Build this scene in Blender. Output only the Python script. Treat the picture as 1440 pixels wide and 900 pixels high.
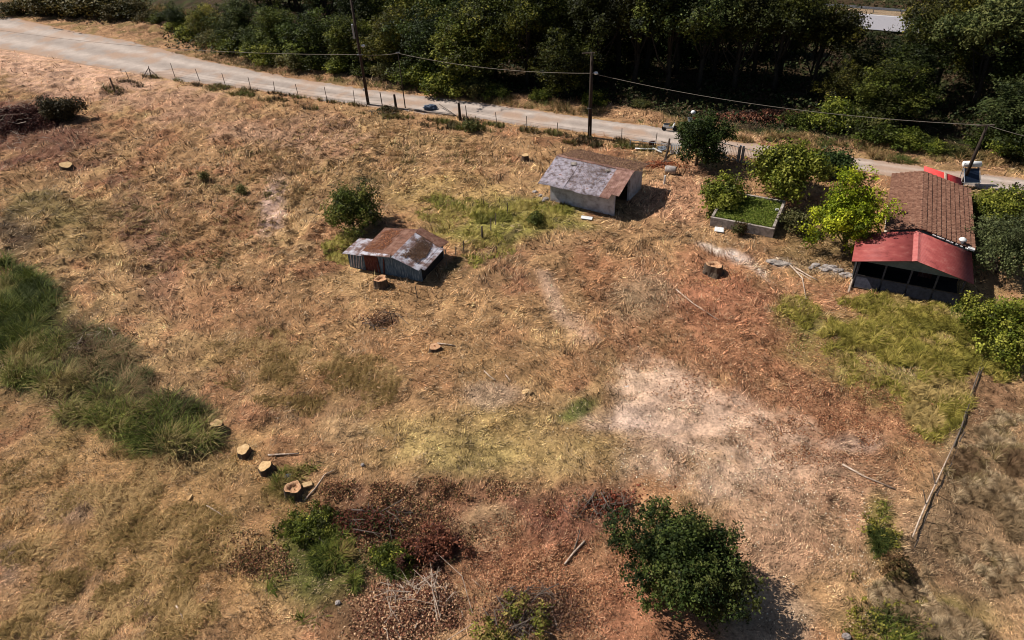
import bpy, math, random
import numpy as np
from mathutils import Vector, Matrix
random.seed(7); rng = np.random.default_rng(7)
sc = bpy.context.scene
for o in list(bpy.data.objects): bpy.data.objects.remove(o)
COL = sc.collection
# ---------------------------------------------------------------- camera
CH, TH, RO, FP = 30.0, math.radians(37), math.radians(2.8), 980.0
f_ = np.array([0, math.cos(TH), -math.sin(TH)])
r0 = np.array([1, 0, 0.]); u0 = np.array([0, math.sin(TH), math.cos(TH)])
CR = math.cos(RO)*r0 - math.sin(RO)*u0
CU = math.sin(RO)*r0 + math.cos(RO)*u0
cam = bpy.data.objects.new('camera', bpy.data.cameras.new('camera'))
COL.objects.link(cam); sc.camera = cam
cam.matrix_world = Matrix(((CR[0], CU[0], -f_[0], 0), (CR[1], CU[1], -f_[1], 0), (CR[2], CU[2], -f_[2], CH), (0, 0, 0, 1)))
cam.data.sensor_width = 36; cam.data.lens = FP/1440*36
cam.data.clip_start = 0.5; cam.data.clip_end = 6000
# ---------------------------------------------------------------- light
SUN_EL = math.radians(47)
SH = np.array([0.90, -0.43]); SH /= np.linalg.norm(SH)      # direction the shadows fall on the ground
sd = Vector((SH[0]*math.cos(SUN_EL), SH[1]*math.cos(SUN_EL), -math.sin(SUN_EL)))
sun = bpy.data.objects.new('sun', bpy.data.lights.new('sun', 'SUN')); COL.objects.link(sun)
sun.data.energy = 5.0; sun.data.angle = math.radians(0.5); sun.data.color = (1, .955, .885)
sun.rotation_euler = sd.to_track_quat('-Z', 'Y').to_euler()
sun.location = (0, 0, 60)
w = bpy.data.worlds.new('World'); sc.world = w; w.use_nodes = True
nt = w.node_tree; bg = nt.nodes['Background']
sky = nt.nodes.new('ShaderNodeTexSky'); sky.sky_type = 'NISHITA'; sky.sun_disc = False
sky.sun_elevation = SUN_EL; sky.sun_rotation = math.atan2(-SH[0], -SH[1])
nt.links.new(sky.outputs[0], bg.inputs[0]); bg.inputs[1].default_value = 0.05
sc.view_settings.view_transform = 'Standard'; sc.view_settings.look = 'None'
sc.view_settings.gamma = 1; sc.view_settings.exposure = 0.29
sc.view_settings.use_curve_mapping = False
sc.render.resolution_x = 1024; sc.render.resolution_y = 640
try:
    sc.cycles.filter_width = 1.0
    sc.cycles.max_bounces = 4; sc.cycles.diffuse_bounces = 1; sc.cycles.transmission_bounces = 2
except Exception: pass
sc.render.filter_size = 1.0

# ---------------------------------------------------------------- helpers
def P(x, y, z=0.0):
    d = f_ + (x-720)/FP*CR - (y-450)/FP*CU
    q = np.array([0, 0, CH]) + d*((z-CH)/d[2])
    return float(q[0]), float(q[1])
def Pv(x, y):
    d = f_[None] + ((x-720)/FP)[:, None]*CR[None] - ((y-450)/FP)[:, None]*CU[None]
    t = -CH/d[:, 2]
    return d[:, 0]*t, d[:, 1]*t
def lin(c):
    c = np.asarray(c, float)/255.
    return np.where(c <= .04045, c/12.92, ((c+.055)/1.055)**2.4)
def L(*c): return tuple(float(v) for v in lin(c))
_tab = rng.random((256, 256))
def vn(x, y):
    xi = np.floor(x).astype(int); yi = np.floor(y).astype(int)
    fx = x-xi; fy = y-yi; fx = fx*fx*(3-2*fx); fy = fy*fy*(3-2*fy)
    a = _tab[xi & 255, yi & 255]; b = _tab[(xi+1) & 255, yi & 255]
    c = _tab[xi & 255, (yi+1) & 255]; d = _tab[(xi+1) & 255, (yi+1) & 255]
    return (a*(1-fx)+b*fx)*(1-fy)+(c*(1-fx)+d*fx)*fy
def fbm(x, y, o=4, s=0):
    r = 0; a = .5; t = 0
    for i in range(o):
        r = r+a*vn(x*2**i+s*17.3+i*31.7, y*2**i+s*9.1+i*11.3); t += a; a *= .55
    return r/t
def sm(t): t = np.clip(t, 0, 1); return t*t*(3-2*t)

def tag(o, label=None, cat=None, group=None, kind=None):
    if label: o['label'] = label
    if cat: o['category'] = cat
    if group: o['group'] = group
    if kind: o['kind'] = kind
    return o
def thing(name, label, cat, loc=(0, 0, 0), rz=0, group=None):
    o = bpy.data.objects.new(name, None); COL.objects.link(o); o.empty_display_size = .3
    o.location = loc; o.rotation_euler = (0, 0, rz)
    return tag(o, label, cat, group)
def npmesh(name, V, Fq, cols=None, mat=None, parent=None, smooth=False, k=4):
    """V (n,3), Fq (m,k) faces of k corners, cols (n,3)"""
    me = bpy.data.meshes.new(name); V = np.asarray(V, np.float32); Fq = np.asarray(Fq, np.int32)
    me.vertices.add(len(V)); me.vertices.foreach_set('co', V.ravel())
    m = len(Fq); me.loops.add(m*k); me.loops.foreach_set('vertex_index', Fq.ravel())
    me.polygons.add(m); me.polygons.foreach_set('loop_start', np.arange(0, m*k, k, dtype=np.int32))
    me.polygons.foreach_set('loop_total', np.full(m, k, np.int32))
    if smooth: me.polygons.foreach_set('use_smooth', np.ones(m, bool))
    me.update(calc_edges=True)
    if cols is not None:
        at = me.color_attributes.new('Col', 'FLOAT_COLOR', 'POINT')
        c4 = np.ones((len(V), 4), np.float32); c4[:, :3] = cols; at.data.foreach_set('color', c4.ravel())
    if mat: me.materials.append(mat)
    o = bpy.data.objects.new(name, me); COL.objects.link(o)
    if parent: o.parent = parent
    return o
class MB:
    def __init__(s): s.v = []; s.f = []
    def add(s, vs, fs):
        n = len(s.v); s.v += [tuple(map(float, v)) for v in vs]; s.f += [tuple(n+i for i in f) for f in fs]; return s
    def box(s, x0, y0, z0, x1, y1, z1):
        return s.add([(x0, y0, z0), (x1, y0, z0), (x1, y1, z0), (x0, y1, z0), (x0, y0, z1), (x1, y0, z1), (x1, y1, z1), (x0, y1, z1)],
                     [(3, 2, 1, 0), (4, 5, 6, 7), (0, 1, 5, 4), (1, 2, 6, 5), (2, 3, 7, 6), (3, 0, 4, 7)])
    def obox(s, c, size, rot):
        M = Matrix.Translation(c) @ (Matrix.Rotation(rot[2], 4, 'Z') @ Matrix.Rotation(rot[1], 4, 'Y') @ Matrix.Rotation(rot[0], 4, 'X'))
        a, b, d = size[0]/2, size[1]/2, size[2]/2
        n = MB().box(-a, -b, -d, a, b, d)
        return s.add([tuple(M @ Vector(v)) for v in n.v], n.f)
    def slab(s, quad, t):
        """four corners (top, ccw) -> slab of thickness t downward"""
        return s.add(list(quad)+[(q[0], q[1], q[2]-t) for q in quad],
                     [(0, 1, 2, 3), (7, 6, 5, 4), (0, 4, 5, 1), (1, 5, 6, 2), (2, 6, 7, 3), (3, 7, 4, 0)])
    def wall(s, prof, y0, y1):
        """prof: (x,z) outline, extruded from y0 to y1"""
        n = len(prof)
        return s.add([(x, y0, z) for x, z in prof]+[(x, y1, z) for x, z in prof],
                     [tuple(range(n)), tuple(range(2*n-1, n-1, -1))]+[((i+1) % n, i, n+i, n+(i+1) % n) for i in range(n)])
    def tube(s, pts, rads, n=8, cap=True):
        pts = [Vector(p) for p in pts]
        if not hasattr(rads, '__len__'): rads = [rads]*len(pts)
        vs = []; fs = []
        for i, p in enumerate(pts):
            d = (pts[min(i+1, len(pts)-1)]-pts[max(i-1, 0)])
            if d.length < 1e-6: d = Vector((0, 0, 1))
            d.normalize()
            a = d.cross(Vector((0, 0, 1)) if abs(d.z) < .9 else Vector((1, 0, 0))).normalized(); b = d.cross(a)
            for k in range(n):
                t = 2*math.pi*k/n; vs.append(p+(a*math.cos(t)+b*math.sin(t))*rads[i])
        for i in range(len(pts)-1):
            for k in range(n):
                q = (k+1) % n; fs.append((i*n+k, i*n+q, (i+1)*n+q, (i+1)*n+k))
        if cap: fs += [tuple(range(n-1, -1, -1)), tuple(range((len(pts)-1)*n, len(pts)*n))]
        return s.add(vs, fs)
    def build(s, name, mat, parent=None, smooth=False, bevel=0):
        me = bpy.data.meshes.new(name); me.from_pydata(s.v, [], s.f); me.update()
        if mat: me.materials.append(mat)
        if smooth:
            for p in me.polygons: p.use_smooth = True
        o = bpy.data.objects.new(name, me); COL.objects.link(o)
        if parent: o.parent = parent
        if bevel:
            m = o.modifiers.new('b', 'BEVEL'); m.width = bevel; m.segments = 2; m.limit_method = 'ANGLE'
        return o
# ---------------------------------------------------------------- materials
def mat(name, stops, scale=3, rough=.9, bump=0, bscale=20, detail=6, metal=0, spec=.3, streak=None, coord='Object'):
    m = bpy.data.materials.new(name); m.use_nodes = True; t = m.node_tree; b = t.nodes['Principled BSDF']
    tc = t.nodes.new('ShaderNodeTexCoord'); mp = t.nodes.new('ShaderNodeMapping')
    t.links.new(tc.outputs[coord], mp.inputs[0])
    if streak: mp.inputs['Scale'].default_value = streak
    n = t.nodes.new('ShaderNodeTexNoise'); n.inputs['Scale'].default_value = scale; n.inputs['Detail'].default_value = detail
    n.inputs['Roughness'].default_value = .65
    t.links.new(mp.outputs[0], n.inputs[0])
    r = t.nodes.new('ShaderNodeValToRGB'); e = r.color_ramp.elements
    while len(e) < len(stops): e.new(.5)
    for el, (p, c) in zip(e, stops): el.position = p; el.color = (*c, 1)
    t.links.new(n.outputs[0], r.inputs[0]); t.links.new(r.outputs[0], b.inputs['Base Color'])
    b.inputs['Roughness'].default_value = rough; b.inputs['Metallic'].default_value = metal
    b.inputs['Specular IOR Level'].default_value = spec
    if bump:
        n2 = t.nodes.new('ShaderNodeTexNoise'); n2.inputs['Scale'].default_value = bscale; n2.inputs['Detail'].default_value = 5
        t.links.new(mp.outputs[0], n2.inputs[0])
        bp = t.nodes.new('ShaderNodeBump'); bp.inputs['Strength'].default_value = bump; bp.inputs['Distance'].default_value = .05
        t.links.new(n2.outputs[0], bp.inputs['Height']); t.links.new(bp.outputs[0], b.inputs['Normal'])
    return m
def ground_mat(name, lo=.55, hi=1.45, bump=.8):
    m = bpy.data.materials.new(name); m.use_nodes = True; t = m.node_tree; b = t.nodes['Principled BSDF']
    a = t.nodes.new('ShaderNodeAttribute'); a.attribute_name = 'Col'
    tc = t.nodes.new('ShaderNodeTexCoord')
    def noise(s, d):
        n = t.nodes.new('ShaderNodeTexNoise'); n.inputs['Scale'].default_value = s; n.inputs['Detail'].default_value = d
        n.inputs['Roughness'].default_value = .7; t.links.new(tc.outputs['Object'], n.inputs[0]); return n
    n1 = noise(2.6, 8); n2 = noise(7, 4)
    ad = t.nodes.new('ShaderNodeMath'); ad.operation = 'ADD'; t.links.new(n1.outputs[0], ad.inputs[0]); t.links.new(n2.outputs[0], ad.inputs[1])
    mr = t.nodes.new('ShaderNodeMapRange'); mr.inputs[1].default_value = .65; mr.inputs[2].default_value = 1.35
    mr.inputs[3].default_value = lo; mr.inputs[4].default_value = hi; t.links.new(ad.outputs[0], mr.inputs[0])
    vm = t.nodes.new('ShaderNodeVectorMath'); vm.operation = 'SCALE'
    t.links.new(a.outputs['Color'], vm.inputs[0]); t.links.new(mr.outputs[0], vm.inputs['Scale'])
    t.links.new(vm.outputs[0], b.inputs['Base Color']); b.inputs['Roughness'].default_value = 1
    b.inputs['Specular IOR Level'].default_value = .1
    bp = t.nodes.new('ShaderNodeBump'); bp.inputs['Strength'].default_value = bump; bp.inputs['Distance'].default_value = .12
    t.links.new(ad.outputs[0], bp.inputs['Height']); t.links.new(bp.outputs[0], b.inputs['Normal'])
    return m
def leaf_mat(name, trans=.25, gloss=.25, rough=.55, objcol=False):
    m = bpy.data.materials.new(name); m.use_nodes = True; t = m.node_tree; b = t.nodes['Principled BSDF']
    a = t.nodes.new('ShaderNodeAttribute'); a.attribute_name = 'Col'; out = a.outputs['Color']
    if objcol:
        oi = t.nodes.new('ShaderNodeObjectInfo'); mx = t.nodes.new('ShaderNodeMix'); mx.data_type = 'RGBA'; mx.blend_type = 'MULTIPLY'
        mx.inputs[0].default_value = 1; t.links.new(out, mx.inputs[6]); t.links.new(oi.outputs['Color'], mx.inputs[7]); out = mx.outputs[2]
    t.links.new(out, b.inputs['Base Color']); b.inputs['Roughness'].default_value = rough
    b.inputs['Specular IOR Level'].default_value = gloss
    tr = t.nodes.new('ShaderNodeBsdfTranslucent'); t.links.new(out, tr.inputs[0])
    ms = t.nodes.new('ShaderNodeMixShader'); ms.inputs[0].default_value = trans
    t.links.new(b.outputs[0], ms.inputs[1]); t.links.new(tr.outputs[0], ms.inputs[2])
    t.links.new(ms.outputs[0], t.nodes['Material Output'].inputs['Surface'])
    return m
M = {}
M['ground'] = ground_mat('ground_soil', .38, 1.6, 1.0)
M['road'] = ground_mat('gravel_road', .84, 1.14, .35)
M['straw'] = leaf_mat('straw', .15, .15, .7)
M['leaf'] = leaf_mat('leaf', .2, .12, .6, True)
M['bark'] = mat('bark', [(.3, L(58, 48, 40)), (.7, L(110, 95, 80))], 8, bump=.6, streak=(1, 1, .25))
M['bark_dark'] = mat('bark_dark', [(.3, L(48, 40, 34)), (.7, L(104, 86, 70))], 8, bump=.6, streak=(1, 1, .25))
M['bark_forest_shade'] = mat('bark_forest_shade', [(.3, L(34, 29, 24)), (.7, L(62, 54, 45))], 8, bump=.6)  # darker bark copy, so trunks sink into the painted forest shade
M['cutwood'] = mat('cut_wood', [(.3, L(160, 124, 84)), (.5, L(194, 158, 112)), (.7, L(212, 182, 138))], 5)
M['cutwood_red'] = mat('cut_wood_red', [(.3, L(146, 100, 70)), (.7, L(212, 168, 128))], 7)
M['heartwood'] = mat('heartwood', [(.3, L(120, 66, 40)), (.7, L(170, 105, 62))], 9)
M['drywood'] = mat('dry_wood', [(.3, L(140, 115, 98)), (.7, L(205, 185, 165))], 5)
M['greywood'] = mat('grey_wood', [(.3, L(70, 60, 54)), (.7, L(120, 106, 94))], 9, streak=(1, 1, .2))
M['polewood'] = mat('pole_wood', [(.3, L(34, 27, 23)), (.7, L(66, 52, 43))], 9, streak=(1, 1, .15))
M['concrete'] = mat('concrete', [(.3, L(92, 82, 74)), (.5, L(150, 138, 128)), (.7, L(182, 170, 160))], 2.6, bump=.3)
M['whitewash'] = mat('whitewash', [(.25, L(120, 108, 104)), (.5, L(185, 180, 182)), (.8, L(214, 212, 216))], 1.6, bump=.25)
M['white'] = mat('white_paint', [(.3, L(200, 200, 198)), (.7, L(238, 236, 232))], 4, rough=.6)
M['metal'] = mat('grey_metal', [(.3, L(120, 124, 130)), (.7, L(170, 174, 180))], 5, rough=.5, metal=.4)
M['darkmetal'] = mat('dark_metal', [(.3, L(44, 42, 42)), (.7, L(84, 78, 76))], 6, rough=.6, metal=.3)
M['roof_grey'] = mat('weathered_sheet', [(.30, L(70, 54, 50)), (.42, L(112, 98, 98)), (.52, L(146, 138, 146)), (.60, L(164, 154, 160)), (.68, L(122, 88, 78))], 2.6, bump=.4, detail=10)
M['roof_rust'] = mat('rusty_sheet', [(.28, L(84, 58, 50)), (.5, L(134, 98, 86)), (.72, L(168, 136, 124))], 2.4, bump=.3, detail=9)
M['roof_brown'] = mat('litter_sheet', [(.3, L(74, 54, 44)), (.5, L(122, 90, 72)), (.7, L(160, 124, 100))], 3.6, bump=.6, detail=10)
M['tin_white'] = mat('pale_tin', [(.36, L(92, 68, 60)), (.46, L(128, 104, 98)), (.54, L(176, 170, 176)), (.7, L(206, 204, 212))], 1.3, bump=.3, detail=10)
M['tin_rust'] = mat('rust_tin', [(.3, L(74, 48, 38)), (.48, L(112, 76, 60)), (.68, L(142, 108, 92))], 2.6, bump=.3, detail=9)
M['blueboard'] = mat('blue_grey_boards', [(.3, L(50, 62, 76)), (.5, L(92, 112, 126)), (.7, L(150, 160, 164))], 3, streak=(3, 3, .5), detail=7)
M['redboard'] = mat('dark_red_boards', [(.3, L(56, 28, 24)), (.55, L(96, 52, 44)), (.75, L(140, 112, 104))], 4, streak=(3, 3, .5))
M['redroof'] = mat('red_sheet', [(.28, L(112, 50, 46)), (.42, L(140, 66, 62)), (.55, L(148, 72, 67)), (.72, L(166, 100, 90))], 1.6, rough=.55, detail=8)
M['redroof2'] = mat('bright_red_sheet', [(.3, L(205, 52, 52)), (.7, L(224, 84, 78))], 1.5, rough=.5)
M['ridgecap'] = mat('ridge_cap', [(.3, L(166, 84, 80)), (.7, L(190, 116, 108))], 3, rough=.6)
M['tile'] = mat('clay_tile', [(.28, L(84, 58, 46)), (.5, L(128, 90, 72)), (.72, L(160, 124, 102))], 3.5, bump=.4, detail=9)
M['plaster'] = mat('plaster', [(.3, L(170, 160, 146)), (.7, L(205, 198, 184))], 2)
M['dark_shade'] = mat('dark_wall_shade', [(.3, L(26, 26, 28)), (.7, L(44, 42, 42))], 2)  # near-black colour paints the deep shade inside the porch
M['slate'] = mat('dark_grey_panel', [(.3, L(46, 47, 56)), (.7, L(80, 80, 92))], 4, rough=.6)
M['gable'] = mat('gable_board', [(.3, L(88, 96, 96)), (.7, L(116, 124, 124))], 2)
M['glass'] = mat('dark_glass', [(.3, L(20, 26, 38)), (.7, L(34, 44, 62))], 2, rough=.15, spec=.6)
M['duckweed'] = mat('duckweed', [(.3, L(80, 94, 32)), (.7, L(112, 126, 48))], 3, bump=.5)
M['stone'] = mat('stone', [(.3, L(110, 100, 96)), (.7, L(184, 172, 164))], 3, bump=.4)
M['bluestone'] = mat('blue_tarp', [(.3, L(60, 70, 86)), (.7, L(92, 102, 118))], 5)
M['cable'] = mat('cable', [(.3, L(120, 110, 100)), (.7, L(150, 140, 128))], 5)
M['orange'] = mat('orange_paint', [(.3, L(214, 106, 64)), (.7, L(232, 140, 96))], 3)
M['rubber'] = mat('rubber', [(.3, L(24, 24, 26)), (.7, L(44, 44, 48))], 4)
M['asphalt'] = ground_mat('asphalt', .9, 1.08, .15)

# ---------------------------------------------------------------- terrain
ROADPX = [(-260, 0, 40), (-120, 12, 45), (0, 30, 60), (120, 52, 84), (240, 79, 111), (400, 108, 133), (515, 124, 151), (640, 138, 167), (760, 153, 182),
          (900, 172, 201), (1040, 197, 223), (1180, 216, 241), (1300, 232, 257), (1440, 249, 277), (1600, 268, 300), (1760, 288, 322)]
RL = np.array([P(x, a) for x, a, b in ROADPX]); RR = np.array([P(x, b) for x, a, b in ROADPX])
def resample(A, n):
    t = np.linspace(0, 1, len(A)); s = np.linspace(0, 1, n); return np.stack([np.interp(s, t, A[:, 0]), np.interp(s, t, A[:, 1])], 1)
def smoothc(A, k=3):
    B = A.copy()
    for _ in range(k): B[1:-1] = (B[:-2]+2*B[1:-1]+B[2:])/4
    return B
RLs = smoothc(resample(RL, 260), 30); RRs = smoothc(resample(RR, 260), 30)
RC = (RLs+RRs)/2; RW = np.linalg.norm(RLs-RRs, axis=1)/2*.74
def road_d(x, y):
    """signed distance to the road edge (negative on the road)"""
    x = np.asarray(x, float); y = np.asarray(y, float)
    best = np.full(x.shape, 1e9)
    for i in range(0, 260, 3):
        d = np.hypot(x-RC[i, 0], y-RC[i, 1])-RW[i]*1.0
        best = np.minimum(best, d)
    return best
_rx = RC[:, 0]; _ry = RC[:, 1]
def side(x, y):     # > 0 beyond the road
    return y-np.interp(x, _rx, _ry)
def zt(x, y):
    x = np.asarray(x, float); y = np.asarray(y, float)
    rd = np.abs(side(x, y)); m = sm((rd-np.interp(x, _rx, RW)*1.35-1.0)/3)
    z = (fbm(x*.22, y*.22, 3, 1)-.5)*.6+(fbm(x*.9, y*.9, 3, 2)-.5)*.42*(1+1.3*sm((-x-4)/16)*sm((y-38)/10))
    for (bx, by, r) in FLAT:
        m = m*sm((np.hypot(x-bx, y-by)-r)/2.5)
    far = sm((np.hypot(x, y)-260)/500)
    return z*m + far*fbm(x*.004, y*.004, 3, 5)*25
FLAT = [(9, 58, 4.5), (-9, 48, 3.5), (33, 46, 8), (30, 41, 5), (21, 52, 4), (37, 52, 6)]
def ell(px, py, rx, ry, rot=0):
    c = np.array(P(px, py)); a = math.radians(rot)
    e1 = np.array(P(px+rx*math.cos(a), py+rx*math.sin(a)))-c
    e2 = np.array(P(px-ry*math.sin(a), py+ry*math.cos(a)))-c
    return c, np.linalg.inv(np.stack([e1, e2], 1))
def emask(e, x, y, soft=.5, warp=.8):
    c, Mi = e; dx = x-c[0]; dy = y-c[1]
    u = Mi[0, 0]*dx+Mi[0, 1]*dy; v = Mi[1, 0]*dx+Mi[1, 1]*dy
    r = np.hypot(u, v)+(fbm(x*.35, y*.35, 6, 8)-.5)*warp*2.2
    return sm((1+soft-r)/(2*soft))
BL = [ # px,py,rx,ry,rot,srgb,strength
    (60, 95, 210, 32, 12, (196, 156, 130), .95), (250, 150, 130, 22, 8, (168, 128, 100), .6), (420, 190, 120, 26, 6, (176, 138, 110), .7),
    (150, 750, 330, 160, 0, (156, 120, 76), .7), (60, 840, 140, 60, 10, (168, 130, 94), .7), (60, 290, 70, 26, 0, (98, 92, 52), .7),
    (110, 340, 60, 25, 0, (120, 104, 58), .5), (200, 330, 28, 110, -20, (128, 92, 76), .6), (385, 285, 16, 44, 10, (190, 158, 144), .9),
    (520, 250, 90, 30, 0, (160, 130, 86), .6), (400, 520, 120, 40, 10, (118, 96, 52), .45), (360, 430, 120, 40, 0, (150, 108, 76), .5),
    (640, 285, 80, 35, 10, (172, 142, 88), .7), (730, 312, 90, 26, -6, (140, 134, 62), .85), (690, 300, 50, 18, -20, (128, 124, 54), .6),
    (1080, 450, 240, 110, 6, (164, 114, 82), .75), (1180, 580, 170, 90, 0, (158, 112, 82), .75), (960, 270, 60, 42, 0, (186, 138, 106), .8),
    (1000, 420, 100, 40, 0, (162, 104, 78), .6), (840, 390, 30, 46, -20, (158, 108, 74), .6), (905, 425, 55, 34, 0, (146, 126, 98), .7),
    (610, 470, 220, 90, 0, (164, 126, 84), .5), (700, 620, 170, 56, 0, (152, 130, 80), .7), (480, 595, 30, 28, 0, (200, 165, 120), .8),
    (650, 640, 80, 30, 0, (170, 150, 92), .5), (690, 557, 40, 16, 0, (176, 148, 124), .7),
    (760, 780, 150, 100, 0, (146, 98, 72), .75), (660, 700, 110, 30, 6, (126, 86, 68), .6), (820, 720, 80, 40, 0, (132, 86, 70), .6), (680, 740, 40, 26, 0, (180, 150, 110), .7),
    (550, 740, 120, 60, 14, (98, 68, 54), .7), (540, 850, 120, 60, 0, (122, 88, 68), .75), (960, 880, 120, 40, 0, (160, 106, 78), .7),
    (912, 540, 46, 60, -12, (212, 180, 154), .8), (1020, 632, 135, 74, 18, (204, 170, 144), .85), (870, 590, 60, 20, 0, (200, 172, 156), .8), (960, 570, 70, 50, 20, (204, 170, 146), .7),
    (1210, 620, 40, 14, 0, (186, 156, 136), .7), (1080, 780, 60, 120, 0, (172, 136, 108), .7), (1170, 740, 100, 100, 0, (168, 132, 104), .7),
    (1090, 870, 60, 50, 0, (164, 138, 114), .8),
    (1002, 348, 24, 6, 18, (206, 190, 178), .95), (1045, 364, 34, 9, 28, (200, 184, 174), .95), (1072, 384, 22, 6, 50, (192, 170, 156), .8), (1102, 368, 18, 5, 5, (200, 186, 176), .8), (1165, 378, 30, 8, 12, (160, 146, 134), .7),
    (166, 290, 3, 44, -14, (104, 78, 62), .8), (180, 345, 3, 40, -22, (100, 74, 60), .8), (176, 290, 3, 40, -14, (108, 80, 64), .7), (700, 345, 4, 46, 52, (84, 72, 46), .8), (640, 372, 8, 20, 50, (74, 68, 40), .8),
    (780, 420, 12, 52, -28, (182, 150, 126), .75), (815, 455, 12, 30, -40, (186, 150, 126), .7),
    (1275, 475, 120, 84, 4, (134, 124, 64), .85), (1320, 575, 40, 46, 0, (116, 116, 46), .85), (1120, 440, 30, 30, 0, (116, 108, 58), .6),
    (1385, 720, 90, 190, 12, (138, 112, 84), .85), (1385, 560, 70, 40, 0, (142, 106, 78), .8), (1235, 745, 22, 50, 0, (112, 108, 40), .7), (1290, 870, 100, 40, 0, (112, 104, 46), .7),
    (810, 578, 34, 14, -30, (84, 100, 40), .8), (440, 790, 70, 80, 0, (80, 88, 38), .85), (40, 465, 90, 105, 20, (84, 84, 46), .8), (200, 585, 120, 36, 28, (96, 86, 52), .7),
    (30, 180, 100, 50, 10, (104, 66, 56), .8), (20, 330, 40, 30, 30, (60, 50, 40), .8), (140, 500, 60, 26, 30, (86, 62, 50), .7),  # darkest blob paints the shade on the grass at the left edge
    (1150, 330, 60, 60, 0, (130, 110, 70), .7), (1400, 300, 60, 40, 0, (90, 90, 45), .7), (100, 720, 40, 22, 0, (120, 96, 84), .6), (10, 790, 22, 40, 0, (110, 92, 84), .7), (200, 850, 40, 24, 40, (110, 84, 74), .7),
]
BLE = [(ell(*b[:5]), lin(b[5]), b[6]) for b in BL]
PALE = [ell(1002, 348, 24, 6, 18), ell(1045, 364, 34, 9, 28), ell(910, 540, 40, 52, -12), ell(1020, 632, 125, 66, 18), ell(870, 590, 48, 18, 0), ell(960, 560, 60, 40, 20), ell(60, 95, 210, 34, 12), ell(385, 285, 16, 44, 10), ell(780, 420, 14, 50, -28), ell(1090, 870, 60, 50)]
def gcol(x, y):
    n1 = fbm(x*.12, y*.12, 4, 3); n2 = fbm(x*.5, y*.5, 4, 4); n3 = fbm(x*.3+40, y*.3, 4, 6)
    c = np.zeros(x.shape+(3,)); c[:] = lin((164, 127, 88))
    def mix(c, col, m): return c*(1-m[..., None])+np.asarray(col)*m[..., None]
    c = mix(c, lin((176, 144, 98)), sm((n1-.46)*6)*.5)
    c = mix(c, lin((120, 84, 62)), sm((.5-n2)*5)*.45)
    c = mix(c, lin((150, 96, 70)), sm((n3-.52)*7)*.45)
    for e, col, s in BLE:
        m = emask(e, x, y)*s
        if col.sum() > 1.0: m = m*(.55+.45*sm((fbm(x*.7-y*.3, y*1.6+x*.5, 5, 55)-.36)*5))
        c = mix(c, col, m)
    s = side(x, y); beyond = sm((s-2.5)/1.0)
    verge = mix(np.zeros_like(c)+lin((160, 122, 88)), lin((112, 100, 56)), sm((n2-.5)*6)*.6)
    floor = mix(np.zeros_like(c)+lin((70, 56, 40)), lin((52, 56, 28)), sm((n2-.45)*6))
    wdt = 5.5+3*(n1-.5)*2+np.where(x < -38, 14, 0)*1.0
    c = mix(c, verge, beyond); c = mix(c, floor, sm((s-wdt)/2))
    lum = (c*np.array([.3, .5, .2])).sum(-1, keepdims=True); c = c*.93+lum*.07; c = c*np.array([1.03, 1.0, .96])*1.03
    k = .70+.36*sm((fbm(x*1.3, y*1.3, 4, 9)-.28)*2.3)+.26*sm((fbm(x*.45+9, y*.45, 3, 10)-.3)*2.5)-.03
    k = k
    return c*k[..., None]
def axis(lo, hi, step, out, k=26):
    a = np.arange(lo, hi+step, step); g = np.cumsum(step*1.32**np.arange(1, k)); g = g[g < out]
    return np.concatenate([(lo-g)[::-1], a, hi+g])
gx = axis(-98, 64, .25, 2600, 34); gy = axis(10, 140, .25, 2600, 34)
X, Y = np.meshgrid(gx, gy); Z = zt(X, Y)
nx, ny = len(gx), len(gy)
idx = np.arange(nx*ny).reshape(ny, nx)
FQ = np.stack([idx[:-1, :-1], idx[:-1, 1:], idx[1:, 1:], idx[1:, :-1]], -1).reshape(-1, 4)
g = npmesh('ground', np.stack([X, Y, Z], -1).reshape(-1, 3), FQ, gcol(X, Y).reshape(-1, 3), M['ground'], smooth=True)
tag(g, kind='structure')
# dirt road: a thin sheet with ragged edges
n = 900; A = smoothc(resample(RC, n), 4); Wd = np.interp(np.linspace(0, 1, n), np.linspace(0, 1, 260), RW)
T = np.gradient(A, axis=0); T /= np.linalg.norm(T, axis=1)[:, None]; N = np.stack([-T[:, 1], T[:, 0]], 1)
K = 31; us = np.linspace(-1, 1, K); VV = []; CC = []
for j, u in enumerate(us):
    rag = (fbm(np.arange(n)*.06, np.full(n, 3.3+u), 4, 2)-.5)*1.5+(fbm(np.arange(n)*.5, np.full(n, 1.3+u), 2, 2)-.5)*.6 if abs(u) > .9 else 0
    q = A+N*(u*Wd+rag*np.sign(u))[:, None]
    nn = fbm(q[:, 0]*.3, q[:, 1]*.3, 4, 12); tr = math.exp(-((abs(u)-.45)/.22)**2)
    c = lin((174, 159, 148))[None]*(.78+.3*tr)*np.ones((n, 1)); mm = sm((nn-.46)*5)[:, None]*.75*(1-tr*.4); c = c*(.8+.4*fbm(q[:, 0]*1.1, q[:, 1]*1.1, 4, 13))[:, None]; mm = np.maximum(mm, (abs(u) > .8)*sm((fbm(q[:, 0]*.8, q[:, 1]*.8, 3, 18)-.4)*6)[:, None]*.8)
    c = c*(1-mm)+lin((168, 138, 116))*mm
    if abs(u) == 1: c = c*.3+lin((160, 126, 98))*.7
    VV.append(np.concatenate([q, np.full((n, 1), .03-.026*abs(u)**6)], 1)); CC.append(c)
VV = np.stack(VV, 1).reshape(-1, 3); CC = np.stack(CC, 1).reshape(-1, 3)
idx = np.arange(n*K).reshape(n, K)
FQ = np.stack([idx[:-1, :-1], idx[1:, :-1], idx[1:, 1:], idx[:-1, 1:]], -1).reshape(-1, 4)
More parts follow.
